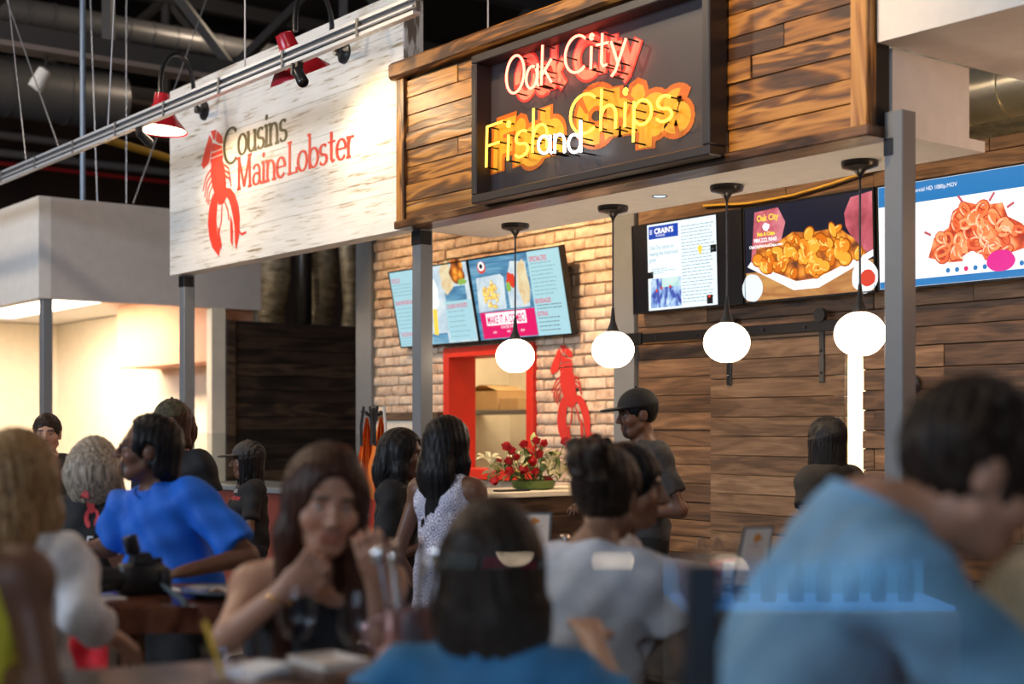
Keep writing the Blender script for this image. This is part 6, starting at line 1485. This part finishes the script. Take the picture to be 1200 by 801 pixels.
# ------------------------------------------------------------------ aprons, gift stand
mat('apron_orange', (.85, .2, .02), .7); mat('apron_strap', (.6, .58, .55), .7); mat('bag_red', (.6, .05, .02), .6)
p = at(437, 500, 9.2); t = thing('apron_stand', (p.x, p.y, 0), 'black coat stand with its pegs behind the women', 'stand'); zt = 1.62
B().tube([(p.x, p.y, 0), (p.x, p.y, zt)], .018, 10).build('pole', 'black_enamel', t, True); B().lathe([(.18, 0), (.18, .02), (.03, .03)], (p.x, p.y, 0), 24).build('base', 'black_enamel', t, True)
for k in range(4):
    a2 = k*PI/2+.4; B().tube([(p.x, p.y, zt-.06), (p.x+.09*math.cos(a2), p.y+.09*math.sin(a2), zt-.02)], .009, 8).build('peg', 'black_enamel', t, True)
for k, (px, w_) in enumerate(((430, .13), (446, .16))):
    q = at(px, 500, 9.1-.1*k); u = RT; t = thing('apron', (q.x, q.y, .95), ['orange apron with black ties on the coat stand', 'orange apron with white straps on the coat stand'][k], 'apron', 'orange aprons on the coat stand')
    b = B(); N = 9; M_ = 9; vs = []
    for j in range(M_):
        z_ = 1.56-.62*j/(M_-1); ww = w_*(.12+.88*min(1, j/4))
        for i in range(N):
            f_ = i/(N-1)-.5; fold = .03*math.sin(i*2.3+k)+.01*math.sin(j+i); pt = q+u*(f_*ww)+FW*fold; vs.append((pt.x, pt.y, z_))
    for off in (0, .006):
        b.add([(v[0]+FW.x*off, v[1]+FW.y*off, v[2]) for v in vs], [(j*N+i, j*N+i+1, (j+1)*N+i+1, (j+1)*N+i) for j in range(M_-1) for i in range(N-1)])
    b.build('cloth', 'apron_orange', t, True)
    for sgn in (-1, 1): B().tube([q+u*sgn*.02+Vector((0, 0, 1.63-q.z)), q+u*sgn*.035-FW*.03+Vector((0, 0, 1.5-q.z)), q+u*sgn*.03-FW*.04+Vector((0, 0, 1.38-q.z))], .009, 6).build('strap', 'black_enamel' if (k == 0 or sgn < 0) else 'apron_strap', t, True)
p = at(428, 620, 8.6); zb_ = .84; t = thing('gift_stand', (p.x, p.y, 0), 'dark wooden stand under the red gift bag', 'stand')
B().box((p.x-.2, p.y-.2, zb_-.04), (p.x+.2, p.y+.2, zb_), .004).build('top', 'counter_wood', t); B().box((p.x-.16, p.y-.16, 0), (p.x+.16, p.y+.16, zb_-.04)).build('base', 'deck_dark', t)
t = thing('gift_bag', (p.x, p.y, zb_), 'red printed bag with a row of small glowing jars', 'bag')
u = RT; n_ = -FW; fr = Frame(p-u*.12+Vector((0, 0, zb_-p.z))+n_*.05, u, (0, 0, 1)); b = B(); b.prism([fr(0, 0), fr(.24, 0), fr(.22, .2), fr(.12, .24), fr(.02, .2)], FW*.1); b.build('body', 'bag_red', t)
b = B(); b.poly([fr(.12+.03*math.cos(a2), .13+.04*math.sin(a2), .002) for a2 in (0, PI/2, PI, 3*PI/2)]); b.build('diamond', 'apron_strap', t)
for k in range(6): B().lathe([(.012, 0), (.013, .03), (.008, .045), (.008, .055)], fr(.03+.036*k, .0, .03), 10).build('jar', 'lemon' if k % 2 else 'apron_orange', t, True)
# ------------------------------------------------------------------ glass screen between the photographer and the tables
GD = 1.75
pane = glass('screen_glass', (.93, .95, .95), 1.55)
def gp(px, z, d=GD): q = at(px, 500, d); return Vector((q.x, q.y, z))
t = thing('glass_screen', gp(800, 0), 'low wall topped by clear glass screen panes', 'screen')
for a, c in ((496, 803), (842, 1240)):
    b = B(); b.prism([gp(a, 1.0), gp(c, 1.0), gp(c, 1.335), gp(a, 1.335)], FW*.008); b.build('pane', pane, t)
b = B(); b.prism([gp(480, 0), gp(1260, 0), gp(1260, .99), gp(480, .99)], FW*.1-FW*.05); b.build('low_wall', 'counter_wood', t)
q = gp(822, 0); Mq = Matrix.Translation(q) @ Matrix(((RT.x, FW.x, 0, 0), (RT.y, FW.y, 0, 0), (0, 0, 1, 0), (0, 0, 0, 1)))
B().box((-.0205, -.02, .0), (.0205, .02, 1.335), .004, Mq).build('post', 'black_enamel', t)
# ------------------------------------------------------------------ lit drinks cooler behind the photographer, mirrored in the glass
o_ = -FW*2.5+RT*1.3; Mk = Matrix.Translation((o_.x, o_.y, 0)) @ Matrix(((RT.x, FW.x, 0, 0), (RT.y, FW.y, 0, 0), (0, 0, 1, 0), (0, 0, 0, 1)))
t = thing('drinks_cooler', (o_.x, o_.y, 0), 'open drinks cooler with blue-white lit shelf', 'cooler')
B().box((-.6, -.6, 0), (.6, 0, .72), .01, Mk).build('base', 'cream_wall', t); B().box((-.6, -.6, .72), (.6, -.55, 1.15), .01, Mk).build('back', emit('cooler_back_glow', (.08, .35, .75), 1.6), t); B().box((-.6, -.6, 1.15), (.6, -.1, 1.2), .01, Mk).build('canopy', 'black_enamel', t)
B().box((-.55, -.16, 1.13), (.55, -.12, 1.148), 0, Mk).build('light_strip', emit('cooler_strip', (.3, .65, 1), 14), t)
B().box((-.58, -.5, .72), (.58, -.02, .74), .002, Mk).build('shelf', emit('cooler_shelf_glow', (.12, .4, 1), 2.2), t)
area('cooler_light', Mk @ Vector((0, -.16, 1.12)), Mk @ Vector((0, -.3, .7)), 1.0, 14, (.45, .75, 1), .05)
mat('bottle_blue', (.1, .35, .55), .15); mat('bottle_cap', (.1, .5, .12), .4)
for k in range(8):
    x = -.42+.12*k; t = thing('drink_bottle', Mk @ Vector((x, -.2, .74)), 'blue drink bottle with green cap in the cooler', 'bottle', 'bottles in the cooler')
    B().lathe([(.03, 0), (.034, .01), (.034, .13), (.014, .18), (.013, .2)], Mk @ Vector((x, -.2, .74)), 16).build('body', 'bottle_blue', t, True); B().lathe([(.015, .2), (.015, .225), (.01, .228)], Mk @ Vector((x, -.2, .74)), 12).build('cap', 'bottle_cap', t, True)
